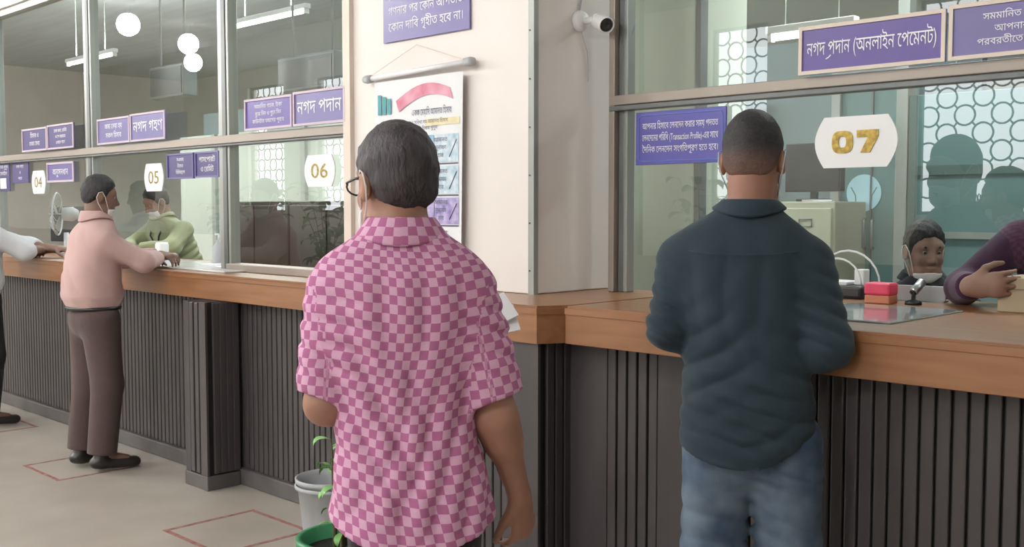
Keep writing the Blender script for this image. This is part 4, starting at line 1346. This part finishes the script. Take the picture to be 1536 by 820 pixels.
def mask_loops(root, Rm, c, s, m, sides=(-1, 1), z0=-0.055):
    for sx in sides:
        pts = [(sx * 0.060, 0.055, z0 + 0.015), (sx * 0.076, 0.020, 0.000), (sx * 0.086, 0.000, 0.026), (sx * 0.090, -0.020, 0.018), (sx * 0.088, -0.028, -0.012), (sx * 0.080, -0.012, -0.046), (sx * 0.060, 0.045, z0 - 0.025)]
        B().tube([np.array(c) + s * (Rm @ np.array(p)) for p in pts], 0.0022, 6).obj('ear_loop', m, root, True)

def to_local(loc, rz, p):
    d = np.array(p, float) - np.array(loc, float)
    return rotz(-rz) @ d

def person(label, loc, rz, S, group=None):
    """S: dict of joints and garments in the person's own frame (x right, y forward, z up)"""
    root = thing('person', label, 'person', loc, rz, group)
    h = S.get('h', 0.008)
    rings = S['rings']
    hc, hR, hs = np.array(S['head'], float), S['headR'], S.get('hs', 0.94)
    nb = np.array(S['neck'], float)
    sk = S['skin']
    # --- body
    P = [p_loft([(z, w - 0.02, d - 0.018, cx, cy) for z, w, d, cx, cy in rings], k=0.03, zbot=S.get('body_zb', rings[0][0] + 0.14))]
    neck_top = hc + hs * (hR @ np.array([0, -0.022, -0.045]))
    P.append(p_cone(nb, neck_top, 0.062, S.get('neck_r', 0.056), k=0.03))
    P += [p_xf(p, hR, hc, hs) for p in head_prims()]
    for A in S['arms']:
        sh, el, wr = (np.array(q, float) for q in A['j'])
        ar = A.get('r', (0.050, 0.043, 0.029))
        P += [p_cone(sh, el, ar[0], ar[1], k=0.03), p_cone(el, wr, ar[1], ar[2], k=0.02)]
        mid = el + (wr - el) * 0.28
        P.append(p_cone(el, mid, ar[1], ar[1] * 1.02, k=0.02))
        hd = A['hand']
        P += hand_prims(wr, *hd[:3], **(hd[3] if len(hd) > 3 else {}))
    for Lg in S['legs']:
        hp, kn, an, fd = (np.array(q, float) for q in Lg['j'])
        P += [p_cone(hp, kn, 0.075, 0.052, k=0.04), p_cone(kn, an, 0.050, 0.034, k=0.02), p_cone(an, an + fd * 0.13 - np.array([0, 0, 0.035]), 0.03, 0.025, k=0.02)]
    organic('body', P, h, sk, root)
    eyes(root, hR, hc, hs)
    # --- hair
    hp_, _ = hair_prims(S.get('hair_t', 0.010), S.get('hair_top', 0.006))
    Rm4 = Matrix([[*(hs * hR[i]), hc[i]] for i in range(3)] + [[0, 0, 0, 1]])
    ho = organic('hair', hp_, min(h, 0.006), S.get('hair_m', 'hair'), root, hair_post(S.get('nape', -0.068), S.get('front', 0.052), S.get('hair_amp', 0.0025), 3, S.get('hair_t', 0.010) * 0.75))
    ho.matrix_local = Rm4
    # --- shirt
    sh_m = S['shirt_m']
    fo = S.get('folds')
    hem = S.get('hem')
    lp = p_loft(rings, k=0.035)
    sleeves = []
    for A in S['arms']:
        sh, el, wr = (np.array(q, float) for q in A['j'])
        sr = A['sl']
        if A.get('long'):
            cuff = el + (wr - el) * A.get('cuff', 0.9)
            sleeves.append([p_cone(sh, el, sr[0], sr[1], k=0.03), p_cut(p_cone(el, cuff + (wr - el) * 0.2, sr[1], sr[2], k=0.03), cuff, wr - el)])
        else:
            cu_ = np.array(A['cut'], float)
            dn = np.array(A.get('cutn', el - sh), float)
            sleeves.append([p_cut(p_cone(sh, cu_ + (cu_ - sh) * 0.3, sr[0], sr[1] + 0.3 * (sr[1] - sr[0]), k=0.03), cu_, dn)])
    def post(D, X, Y, Z):
        if fo is not None:
            D = D + fo(X, Y, Z)
        if hem is not None:
            D = np.maximum(D, hem(X, Y) - Z)
        return D
    uvf = None
    if S.get('uv'):
        def uvf(V, F):
            C = V[F].mean(1)
            def ev(p, Q):
                return p['fn'](Q[:, 0], Q[:, 1], Q[:, 2])
            dt = ev(lp, C)
            U = np.zeros((len(F), 4, 2))
            Q = V[F]
            ang = np.arctan2(Q[..., 0], -(Q[..., 1]))
            tx = np.where(Q[..., 1] < 0, np.sign(Q[..., 0]) * (0.55 * np.abs(ang) * 0.155 + 0.45 * np.abs(Q[..., 0])), Q[..., 0] + 0.3)
            zz = Q[..., 2]
            U[..., 0] = tx + 0.02 * np.sin(zz * 9)
            U[..., 1] = zz + 0.45 * np.maximum(0, zz - 1.30) + 0.012 * np.sin(Q[..., 0] * 14 + 1) + np.where(zz > 1.3, -Q[..., 1] * -0.5, 0) * 0
            for si, (A, sl) in enumerate(zip(S['arms'], sleeves)):
                sh, el, wr = (np.array(q, float) for q in A['j'])
                ds = np.min([ev(p, C) for p in sl], axis=0)
                msk = (ds < dt - 0.002) & (C[:, 2] < sh[2] + 0.06) & (np.abs(C[:, 0]) > abs(sh[0]) * 0.93)
                ax_ = (el - sh) / np.linalg.norm(el - sh)
                e1 = np.cross(ax_, [0, 1, 0]); e1 /= np.linalg.norm(e1)
                e2 = np.cross(ax_, e1)
                q = Q[msk] - sh
                U[msk, :, 1] = -(q @ ax_) + 0.31 + 0.013 * si
                aa = np.arctan2(q @ e1, -(q @ e2))
                am = aa.mean(1, keepdims=True)
                aa = np.where(aa - am > math.pi, aa - 2 * math.pi, np.where(aa - am < -math.pi, aa + 2 * math.pi, aa))
                U[msk, :, 0] = aa * 0.066 + 0.5
            return U.reshape(-1, 2)
    so = organic('shirt', [lp] + [p for q in sleeves for p in q], S.get('hsh', h), sh_m, root, post, uvf)
    # collar
    if S.get('collar', True):
        c1 = nb + (neck_top - nb) * S.get('col_f', 0.62)
        zt, zb = c1[2], nb[2] + S.get('col_b', -0.010)
        rt = S.get('col_r', 0.072)
        n = 40
        rows = []
        for fx, z_, rx, ry, cc_ in ((0, zt - 0.02, rt - 0.012, rt - 0.012, c1), (1, zt, rt, rt, c1), (1, zt - 0.002, rt + 0.006, rt + 0.006, c1), (2, zb + 0.006, rt + 0.032, rt + 0.020, nb), (2, zb, rt + 0.031, rt + 0.019, nb), (3, zb + 0.004, rt + 0.012, rt + 0.006, nb)):
            row_ = []
            for k in range(n):
                a = 2 * math.pi * k / n
                rise = S.get('col_rise', 0.022) * math.sin(a) ** 2 if fx >= 2 else 0
                tip = -0.014 * max(0, -math.cos(a)) ** 3 if fx == 2 else 0
                dip = -0.030 * max(0, -math.cos(a)) if fx < 2 else 0
                row_.append((cc_[0] + rx * math.sin(a), cc_[1] - ry * math.cos(a), z_ + rise + tip + dip))
            rows.append(row_)
        vv = [p for r_ in rows for p in r_]
        ff = [(i * n + k, i * n + (k + 1) % n, (i + 1) * n + (k + 1) % n, (i + 1) * n + k) for i in range(len(rows) - 1) for k in range(n)]
        cme = bpy.data.meshes.new('collar')
        cme.from_pydata(vv, [], ff)
        cme.polygons.foreach_set('use_smooth', [True] * len(ff))
        cme.materials.append(M[S.get('collar_m', sh_m)])
        lay = cme.uv_layers.new(name='UVMap')
        for pl_ in cme.polygons:
            for li in pl_.loop_indices:
                vi = cme.loops[li].vertex_index
                k = vi % n
                k = n if (k == 0 and any(cme.loops[q].vertex_index % n == n - 1 for q in pl_.loop_indices)) else k
                lay.data[li].uv = (2 * math.pi * k / n * 0.085, vv[vi][2] * 1.0)
        link('collar', cme, so)
    # --- trousers
    tr = S['legs_r']
    TP = []
    pel = S['pelvis']
    TP.append(p_ell(pel[0], pel[1], k=0.04))
    for Lg in S['legs']:
        hp, kn, an, fd = (np.array(q, float) for q in Lg['j'])
        TP += [p_cone(hp, kn, tr[0], tr[1], k=0.03), p_cut(p_cone(kn, an, tr[1], tr[2], k=0.02), an + (kn - an) * 0.02, an - kn)]
    tfo = S.get('tfolds')
    organic('trousers', TP, h, S['legs_m'], root, (lambda D, X, Y, Z: np.maximum(D + (tfo(X, Y, Z) if tfo else 0), Z - pel[0][2] - pel[1][2] * 0.8)))
    # --- shoes
    for Lg in S['legs']:
        hp, kn, an, fd = (np.array(q, float) for q in Lg['j'])
        b0 = np.array([an[0], an[1], an[2] - 0.06])
        sp = [p_cone(b0 - fd * 0.03 + np.array([0, 0, 0.02]), b0 + fd * 0.17 + np.array([0, 0, 0.005]), 0.040, 0.038, (0, 0, 1), 0.8, k=0.02), p_cone(b0 + np.array([0, 0, 0.03]), b0 + np.array([0, 0, 0.06]), 0.042, 0.042, k=0.02)]
        fz = an[2] - 0.09
        organic('shoe', sp, 0.007, S.get('shoe_m', 'shoe'), root, lambda D, X, Y, Z, fz=fz: np.maximum(D, fz + 0.002 - Z))
    if S.get('mask'):
        mm, zlo, zhi = S['mask']
        mp = [p_grow(p, 0.006) for p in head_prims()[1:4]] + [p_grow(q, 0.004) for q in head_prims()[-4:-2]]
        mo_ = organic('face_mask', mp, 0.005, mm, root, lambda D, X, Y, Z: np.maximum(np.maximum(D, np.maximum(zlo + 0.25 * np.abs(X) - Z, Z - zhi + 0.15 * np.abs(X))), 0.035 - Y + 0.2 * np.abs(X)))
        mo_.matrix_local = Rm4
        mask_loops(root, hR, hc, hs, mm, (-1, 1), (zlo + zhi) / 2)
    return root

Z3 = np.zeros(3)
def stand_legs(hip_z=0.86, w=0.095, y=0.0, toe=0.15, sp=0.0):
    out = []
    for sx in (-1, 1):
        f = np.array([sx * toe, 1, 0]); f /= np.linalg.norm(f)
        out.append(dict(j=((sx * w, y, hip_z), (sx * (w + sp * 0.5), y + 0.015, 0.48), (sx * (w + sp), y - 0.02, 0.09), f)))
    return out

# ---- man in the pink checked shirt
RZ1 = R(50)
LOC1 = (-1.907, 1.56, 0)
rings1 = [(0.66, 0.200, 0.158, 0.024, 0.0), (0.75, 0.190, 0.146, 0.024, 0.0), (0.88, 0.168, 0.126, 0.018, 0.0), (1.00, 0.160, 0.118, 0.002, 0.005), (1.12, 0.176, 0.120, 0.0, 0.0),
          (1.22, 0.188, 0.118, 0.0, -0.005), (1.295, 0.194, 0.108, 0.004, -0.008), (1.335, 0.188, 0.094, 0.000, -0.006), (1.365, 0.142, 0.080, 0.005, -0.004), (1.392, 0.098, 0.072, 0.004, -0.002), (1.415, 0.074, 0.066, 0.004, -0.002)]
f1 = folds([(9, 0, 55, 0.3, 0.0035, -0.14, 1.16, 0.10, 0.10), (38, 10, 16, 1.0, 0.0045, -0.02, 0.98, 0.14, 0.20), (-40, 0, 20, 2.0, 0.0045, 0.07, 0.88, 0.12, 0.20),
            (45, 0, 8, 0.5, 0.004, 0.02, 1.22, 0.12, 0.10), (20, 0, 60, 1.7, 0.005, 0.21, 1.16, 0.07, 0.09), (30, 20, -12, 0.2, 0.004, 0.0, 0.74, 0.25, 0.12), (25, 0, 50, 0.9, 0.004, -0.21, 1.14, 0.07, 0.10)])
head1 = np.array([-0.010, 0.018, 1.508])
S1 = dict(h=0.006, hsh=0.006, rings=rings1, neck=(0.002, -0.004, 1.375), head=head1, headR=rotz(R(30)) @ rotx(R(-6)), hs=1.05, skin='skin_brown', neck_r=0.058,
          hair_m='hair_grey', hair_t=0.012, hair_top=0.006, nape=-0.066, front=0.060, hair_amp=0.003,
          arms=[dict(j=((0.160, -0.005, 1.255), (0.219, -0.01, 0.965), (0.280, 0.05, 0.765)), r=(0.052, 0.047, 0.027), sl=(0.062, 0.076), cut=(0.212, -0.008, 1.012), cutn=(0.32, 0.0, -1.0), hand=((0.14, 0.12, -1.0), (-0.6, 0.55, 0.0), -1, dict(curl=0.38))),
                dict(j=((-0.152, -0.005, 1.255), (-0.170, -0.02, 1.005), (-0.085, 0.25, 1.075)), r=(0.052, 0.046, 0.028), sl=(0.062, 0.063), cut=(-0.176, -0.012, 1.035), cutn=(-0.1, 0.15, -1.0), hand=((0.6, 0.7, 0.1), (0.3, 0.0, -1.0), -1, dict(curl=0.5)))],
          legs=[dict(j=tuple(np.array(q) + (np.array([0.03, 0, 0]) if i < 3 else 0) for i, q in enumerate(L['j']))) for L in stand_legs(0.80, 0.075)], legs_r=(0.084, 0.078, 0.075), legs_m='black_tr', pelvis=((0.028, 0, 0.80), (0.150, 0.105, 0.13)),
          shirt_m='check', folds=f1, hem=(lambda X, Y: 0.685 + 0.35 * (X - 0.03) ** 2 * 4), uv=True, col_f=0.62, col_r=0.072)
m1 = person('man in a pink checked short sleeved shirt seen from behind', LOC1, RZ1, S1)
hR1 = S1['headR']
g1 = [np.array(head1) + 1.05 * hR1 @ np.array(q) for q in ((-0.082, -0.010, 0.012), (-0.082, 0.03, 0.012), (-0.074, 0.088, 0.010))]
gl1 = B().tube(g1, 0.003, 6).obj('glasses', 'black_pl', m1, True)
B().tube([np.array(head1) + 1.05 * hR1 @ np.array(q) for q in ((0.082, -0.010, 0.012), (0.082, 0.03, 0.012), (0.074, 0.088, 0.010))], 0.003, 6).obj('temple', 'black_pl', gl1, True)
for sx in (-1, 1):
    B().tube([np.array(head1) + 1.05 * hR1 @ np.array((sx * 0.036 + 0.027 * math.cos(a), 0.112, 0.004 + 0.019 * math.sin(a))) for a in (2 * math.pi * k / 14 for k in range(14))], 0.0025, 6, True).obj('lens_rim', 'black_pl', gl1, True)
B().tube([np.array(head1) + 1.05 * hR1 @ np.array(q) for q in ((-0.074, 0.088, 0.01), (-0.062, 0.110, 0.008))], 0.003, 6).obj('hinge', 'black_pl', gl1, True)
B().tube([np.array(head1) + 1.05 * hR1 @ np.array(q) for q in ((-0.010, 0.112, 0.01), (0.010, 0.112, 0.01))], 0.0025, 6).obj('bridge', 'black_pl', gl1, True)
mask_loops(m1, hR1, head1, 1.05, 'mask_white', (-1,), -0.07)
mk = organic('face_mask', [p_grow(p, 0.006) for p in head_prims()[1:4]], 0.006, 'mask_white', m1, lambda D, X, Y, Z: np.maximum(np.maximum(D, np.maximum(-0.13 - Z, Z + 0.05)), 0.045 - Y))
mk.matrix_local = Matrix([[*(1.05 * hR1[i]), head1[i]] for i in range(3)] + [[0, 0, 0, 1]])

def held(loc, rz, p):
    return Vector(np.array(loc) + rotz(rz) @ np.array(p))
hp1 = thing('paper_sheaf', 'folded white papers held by the man in the checked shirt', 'paper', held(LOC1, RZ1, (0.155, 0.33, 1.13)), RZ1)
for k in range(2):
    o = B().box(-0.16, 0.15, -0.001, 0.001, -0.045, 0.05).obj('sheet', 'paper', hp1)
    o.rotation_euler = (R(-50), R(-12 - 14 * k), 0.1 * k)
    o.location = (0, 0.006 * k, 0)

# ---- man in the navy shirt and jeans
RZ2 = R(30)
LOC2 = (-1.675, 2.655, 0)
rings2 = [(0.68, 0.196, 0.150, 0.010, -0.012), (0.80, 0.194, 0.142, 0.006, -0.012), (0.93, 0.184, 0.126, 0.002, 0.0), (1.06, 0.176, 0.118, -0.006, 0.012), (1.20, 0.196, 0.122, -0.015, 0.018),
          (1.32, 0.216, 0.115, -0.020, 0.022), (1.370, 0.200, 0.098, -0.018, 0.026), (1.405, 0.155, 0.085, -0.012, 0.030), (1.435, 0.105, 0.075, -0.004, 0.034), (1.455, 0.078, 0.068, 0.0, 0.036)]
f2 = folds([(6, 0, 52, 0.4, 0.0045, 0.02, 0.86, 0.2, 0.10), (25, 0, 40, 1.2, 0.005, 0.08, 1.00, 0.12, 0.12), (-30, 0, 30, 0.3, 0.004, -0.08, 1.02, 0.10, 0.14),
            (42, 0, 6, 0.8, 0.003, -0.02, 1.22, 0.14, 0.12), (18, 10, 55, 2.1, 0.005, 0.21, 1.14, 0.07, 0.14), (20, 10, 55, 0.1, 0.005, -0.24, 1.14, 0.07, 0.12), (-22, 0, 45, 1.5, 0.004, 0.10, 0.78, 0.10, 0.08)])
S2 = dict(h=0.006, hsh=0.006, rings=rings2, neck=(0.0, 0.034, 1.43), head=(0.008, 0.060, 1.590), headR=rotz(R(-9)) @ rotx(R(-8)), hs=1.07, skin='skin_brown', neck_r=0.064,
          hair_m='hair_fade', hair_t=0.008, hair_top=0.010, nape=-0.058, front=0.055, hair_amp=0.0012,
          arms=[dict(j=((0.172, 0.02, 1.295), (0.222, -0.02, 1.065), (0.12, 0.215, 1.150)), sl=(0.068, 0.068, 0.045), long=True, hand=((-0.6, 0.8, -0.05), (0, 0, -1), 1, dict(curl=0.3))),
                dict(j=((-0.196, 0.02, 1.295), (-0.222, 0.0, 1.100), (-0.12, 0.225, 1.150)), sl=(0.068, 0.062, 0.045), long=True, hand=((0.6, 0.8, -0.05), (0, 0, -1), -1, dict(curl=0.3)))],
          legs=[dict(j=tuple(np.array(q) + (np.array([0.018, 0, 0]) if i < 3 else 0) for i, q in enumerate(L['j']))) for L in stand_legs(0.78, 0.096, -0.01, 0.2, 0.02)], legs_r=(0.104, 0.092, 0.082), legs_m='jeans', pelvis=((0.02, -0.012, 0.78), (0.170, 0.115, 0.14)),
          tfolds=folds([(10, 0, 60, 0.5, 0.003, 0.1, 0.70, 0.2, 0.06), (8, 0, 45, 1.5, 0.003, -0.1, 0.50, 0.3, 0.12)]),
          shirt_m='navy', folds=f2, hem=(lambda X, Y: 0.722 + np.where(X > 0, 2.6, 1.3) * (X + 0.0) ** 2), col_f=0.40, col_r=0.074, col_b=-0.006, mask=('mask', -0.125, -0.035))
m2 = person('short haired man in a dark navy shirt and blue jeans leaning at the counter', LOC2, RZ2, S2)
# yoke seam and pleat of the shirt
B().tube([(-0.16, -0.098, 1.33), (-0.08, -0.106, 1.322), (0.0, -0.107, 1.32), (0.08, -0.102, 1.322), (0.14, -0.088, 1.33)], 0.002, 5).obj('yoke_seam', 'navy', m2, True)

# ---- man in the plain pink shirt at the far counter
RZ3 = R(-4)
LOC3 = (-5.80, 2.555, 0)
rings3 = [(0.90, 0.168, 0.128, 0, 0), (0.97, 0.186, 0.155, 0, -0.006), (1.10, 0.182, 0.140, 0, -0.004), (1.22, 0.190, 0.125, 0, 0.005), (1.30, 0.188, 0.115, 0, 0.012), (1.345, 0.155, 0.095, 0, 0.02), (1.38, 0.10, 0.08, 0, 0.03), (1.41, 0.066, 0.066, 0, 0.035)]
f3 = folds([(26, 12, 22, 0.4, 0.003, 0.0, 1.06, 0.25, 0.16), (0, 30, 45, 0.4, 0.003, -0.2, 1.15, 0.1, 0.15), (30, 0, 14, 1.4, 0.002, 0.0, 1.25, 0.2, 0.12)])
S3 = dict(h=0.007, rings=rings3, neck=(0, 0.025, 1.385), head=(0.0, 0.050, 1.515), headR=rotz(R(-14)) @ rotx(R(-10)), hs=0.92, skin='skin_dark', hair_t=0.010, hair_top=0.006, nape=-0.06, front=0.058,
          arms=[dict(j=((0.160, 0.01, 1.265), (0.215, 0.20, 1.155), (0.03, 0.36, 1.165)), sl=(0.064, 0.058, 0.042), long=True, hand=((-0.9, 0.3, -0.1), (0, 0, -1), 1, dict(curl=0.35))),
                dict(j=((-0.160, 0.01, 1.265), (-0.205, 0.19, 1.155), (-0.02, 0.40, 1.175)), sl=(0.064, 0.060, 0.042), long=True, hand=((0.9, 0.35, 0.0), (0, 0.2, -1), -1, dict(curl=0.45)))],
          legs=[dict(j=((0.09, 0, 0.84), (0.10, 0.03, 0.48), (0.10, -0.01, 0.09), np.array([0.15, 0.99, 0]))), dict(j=((-0.09, -0.0, 0.84), (-0.10, 0.0, 0.48), (-0.10, -0.05, 0.09), np.array([-0.1, 0.99, 0])))],
          legs_r=(0.104, 0.086, 0.078), legs_m='brown_tr', pelvis=((0, 0.0, 0.84), (0.165, 0.125, 0.13)),
          shirt_m='pink_plain', folds=f3, hem=(lambda X, Y: 0.905 + 0 * X * Y), mask=('mask_white', -0.125, -0.06), col_f=0.55)
m3 = person('man in a dusty pink long sleeved shirt and brown trousers at the far counter', LOC3, RZ3, S3)
B().tube([(0.172 * math.sin(a), 0.131 * math.cos(a), 0.902) for a in (2 * math.pi * k / 28 for k in range(28))], 0.012, 6, True).obj('belt', 'belt', m3, True)

# ---- man in the white shirt at the left end
LOC4 = (-7.50, 2.53, 0)
S4 = dict(S3, h=0.009, headR=rotz(R(10)) @ rotx(R(-8)), shirt_m='cloth_white', legs_m='black_tr', mask=None, head=(0.0, 0.05, 1.53),
          arms=[dict(j=((0.172, 0.01, 1.29), (0.20, 0.22, 1.165), (0.02, 0.40, 1.165)), sl=(0.068, 0.064, 0.05), long=True, cuff=0.35, hand=((-0.9, 0.3, -0.1), (0, 0, -1), 1)),
                dict(j=((-0.172, 0.01, 1.29), (-0.19, 0.42, 1.172), (0.04, 0.52, 1.165)), sl=(0.075, 0.068, 0.055), long=True, cuff=0.3, hand=((0.9, 0.35, 0.0), (0, 0.2, -1), -1))])
m4 = person('man in a white shirt and black trousers with his elbow on the far counter', LOC4, R(2), S4)

# ---- clerk in lime behind the glass
LOC5 = (-7.36, 3.92, 0)
def lean(rings, z0, a):
    return [(z, w, d, cx, cy + max(0, z - z0) * a) for z, w, d, cx, cy in rings]
rings5 = lean(rings3, 1.0, 0.35)
S5 = dict(S3, h=0.009, rings=rings5, neck=(0, 0.16, 1.385), head=(0.0, 0.215, 1.495), headR=rotz(R(-10)) @ rotx(R(-28)), skin='skin_mid', shirt_m='lime', legs_m='black_tr', mask=('mask_white', -0.125, -0.04), col_f=0.5,
          arms=[dict(j=((0.172, 0.11, 1.29), (0.235, 0.27, 1.165), (0.05, 0.42, 1.16)), sl=(0.070, 0.060, 0.045), long=True, hand=((-0.8, 0.5, -0.1), (0, 0, -1), 1)),
                dict(j=((-0.172, 0.11, 1.29), (-0.235, 0.27, 1.165), (-0.06, 0.44, 1.16)), sl=(0.070, 0.060, 0.045), long=True, hand=((0.8, 0.5, -0.1), (0, 0, -1), -1))])
m5 = person('clerk in a pale lime shirt with a dark lanyard behind the far glass', LOC5, R(190), S5)
B().tube([(-0.055, 0.10, 1.405), (-0.075, 0.19, 1.36), (-0.05, 0.235, 1.25), (0.0, 0.21, 1.15), (0.05, 0.235, 1.25), (0.075, 0.19, 1.36), (0.055, 0.10, 1.405)], 0.007, 6).obj('lanyard', 'black_pl', m5, True)

# ---- seated clerk with a mask under his chin
LOC7 = (-1.98, 4.50, 0)
RZ7 = R(-150)
sz = 0.245
rings7 = lean([(z - sz, w, d, cx, cy) for z, w, d, cx, cy in rings3], 0.8, 0.22)
seat_legs = [dict(j=((sx * 0.09, 0.0, 0.56), (sx * 0.12, 0.34, 0.55), (sx * 0.12, 0.34, 0.09), np.array([0, 1, 0]))) for sx in (-1, 1)]
S7 = dict(S3, h=0.006, rings=rings7, neck=(0, 0.085, 1.14), head=(0.0, 0.125, 1.272), headR=rotz(R(16)) @ rotx(R(-8)), hs=0.95, skin='skin_mid', shirt_m='charcoal', legs_m='black_tr', legs=seat_legs, pelvis=((0, 0, 0.56), (0.165, 0.13, 0.13)),
          hem=(lambda X, Y: 0.60 + 0 * X * Y), mask=('mask_white', -0.155, -0.080), hair_t=0.011, hair_top=0.010, front=0.060, hair_amp=0.004, nape=-0.06,
          arms=[dict(j=((0.165, 0.06, 1.04), (0.24, 0.24, 0.84), (0.06, 0.36, 0.90)), sl=(0.070, 0.060, 0.045), long=True, hand=((-0.8, 0.5, -0.1), (0, 0, -1), 1)),
                dict(j=((-0.165, 0.06, 1.04), (-0.24, 0.24, 0.84), (-0.06, 0.38, 0.90)), sl=(0.070, 0.060, 0.045), long=True, hand=((0.8, 0.5, -0.1), (0, 0, -1), -1))])
m7 = person('seated clerk in a charcoal jumper with a mask under his chin', LOC7, RZ7, S7)
for sx in (-1, 1):
    hh7 = np.array(S7['head'])
    B().tube([hh7 + 0.95 * (S7['headR'] @ np.array(q)) for q in ((sx * 0.014, 0.083, 0.024), (sx * 0.032, 0.085, 0.030), (sx * 0.050, 0.070, 0.024))], [0.003, 0.0045, 0.002], 6).obj('eyebrow', 'hair', m7, True)
chr_ = thing('office_chair', 'dark office chair under the seated clerk in charcoal', 'chair', LOC7, RZ7)
B().box(-0.23, 0.23, -0.20, 0.24, 0.40, 0.46, 0.02).obj('seat', 'black_pl', chr_)
B().box(-0.21, 0.21, -0.27, -0.215, 0.52, 0.98, 0.02).obj('backrest', 'black_pl', chr_)
B().box(-0.03, 0.03, -0.255, -0.225, 0.40, 0.56).obj('back_bracket', 'black_pl', chr_)
B().tube([(0, 0, 0.08), (0, 0, 0.40)], 0.028, 10).obj('column', 'alu_dark', chr_, True)
for k in range(5):
    a = 2 * math.pi * k / 5 + 0.3
    lg = B().tube([(0, 0, 0.09), (0.27 * math.cos(a), 0.27 * math.sin(a), 0.06)], [0.025, 0.015], 8).obj('leg', 'black_pl', chr_, True)
    B().lathe([(0, -0.012), (0.027, -0.012), (0.027, 0.012), (0, 0.012)], (0.27 * math.cos(a), 0.27 * math.sin(a), 0.028), 12, (-math.sin(a), math.cos(a), 0)).obj('castor', 'black_pl', lg, True)

# ---- man in purple, mostly out of frame
LOC8 = (-1.28, 4.22, 0)
RZ8 = R(-165)
el8 = to_local(LOC8, RZ8, (-1.545, 3.87, 1.165))
wr8 = to_local(LOC8, RZ8, (-1.435, 3.66, 1.185))
rings8 = lean([(z + 0.03, w, d, cx, cy) for z, w, d, cx, cy in rings3], 1.0, 0.25)
hd8 = rotz(-RZ8) @ np.array([0.95, -0.10, 0.12])
nm8 = rotz(-RZ8) @ np.array([0.1, 0.95, 0.1])
S8 = dict(S3, h=0.006, rings=rings8, neck=(0, 0.12, 1.42), head=(0.0, 0.17, 1.55), headR=rotz(R(10)) @ rotx(R(-20)), skin='skin_mid', shirt_m='purple', legs_m='black_tr', mask=('mask_white', -0.125, -0.04), col_f=0.5,
          hem=(lambda X, Y: 0.80 + 0 * X * Y),
          arms=[dict(j=((0.175, 0.09, 1.335), tuple(el8), tuple(wr8)), r=(0.05, 0.043, 0.031), sl=(0.074, 0.058, 0.044), long=True, hand=(tuple(hd8), tuple(nm8), 1, dict(curl=0.2, s=1.02, spread=0.10))),
                dict(j=((-0.175, 0.09, 1.335), (-0.24, 0.30, 1.20), (-0.10, 0.46, 1.23)), sl=(0.075, 0.062, 0.045), long=True, hand=((0.6, 0.6, 0.0), (0.5, 0, -1), -1))])
m8 = person('man in a dark purple shirt gripping the beige carton behind the glass', LOC8, RZ8, S8)
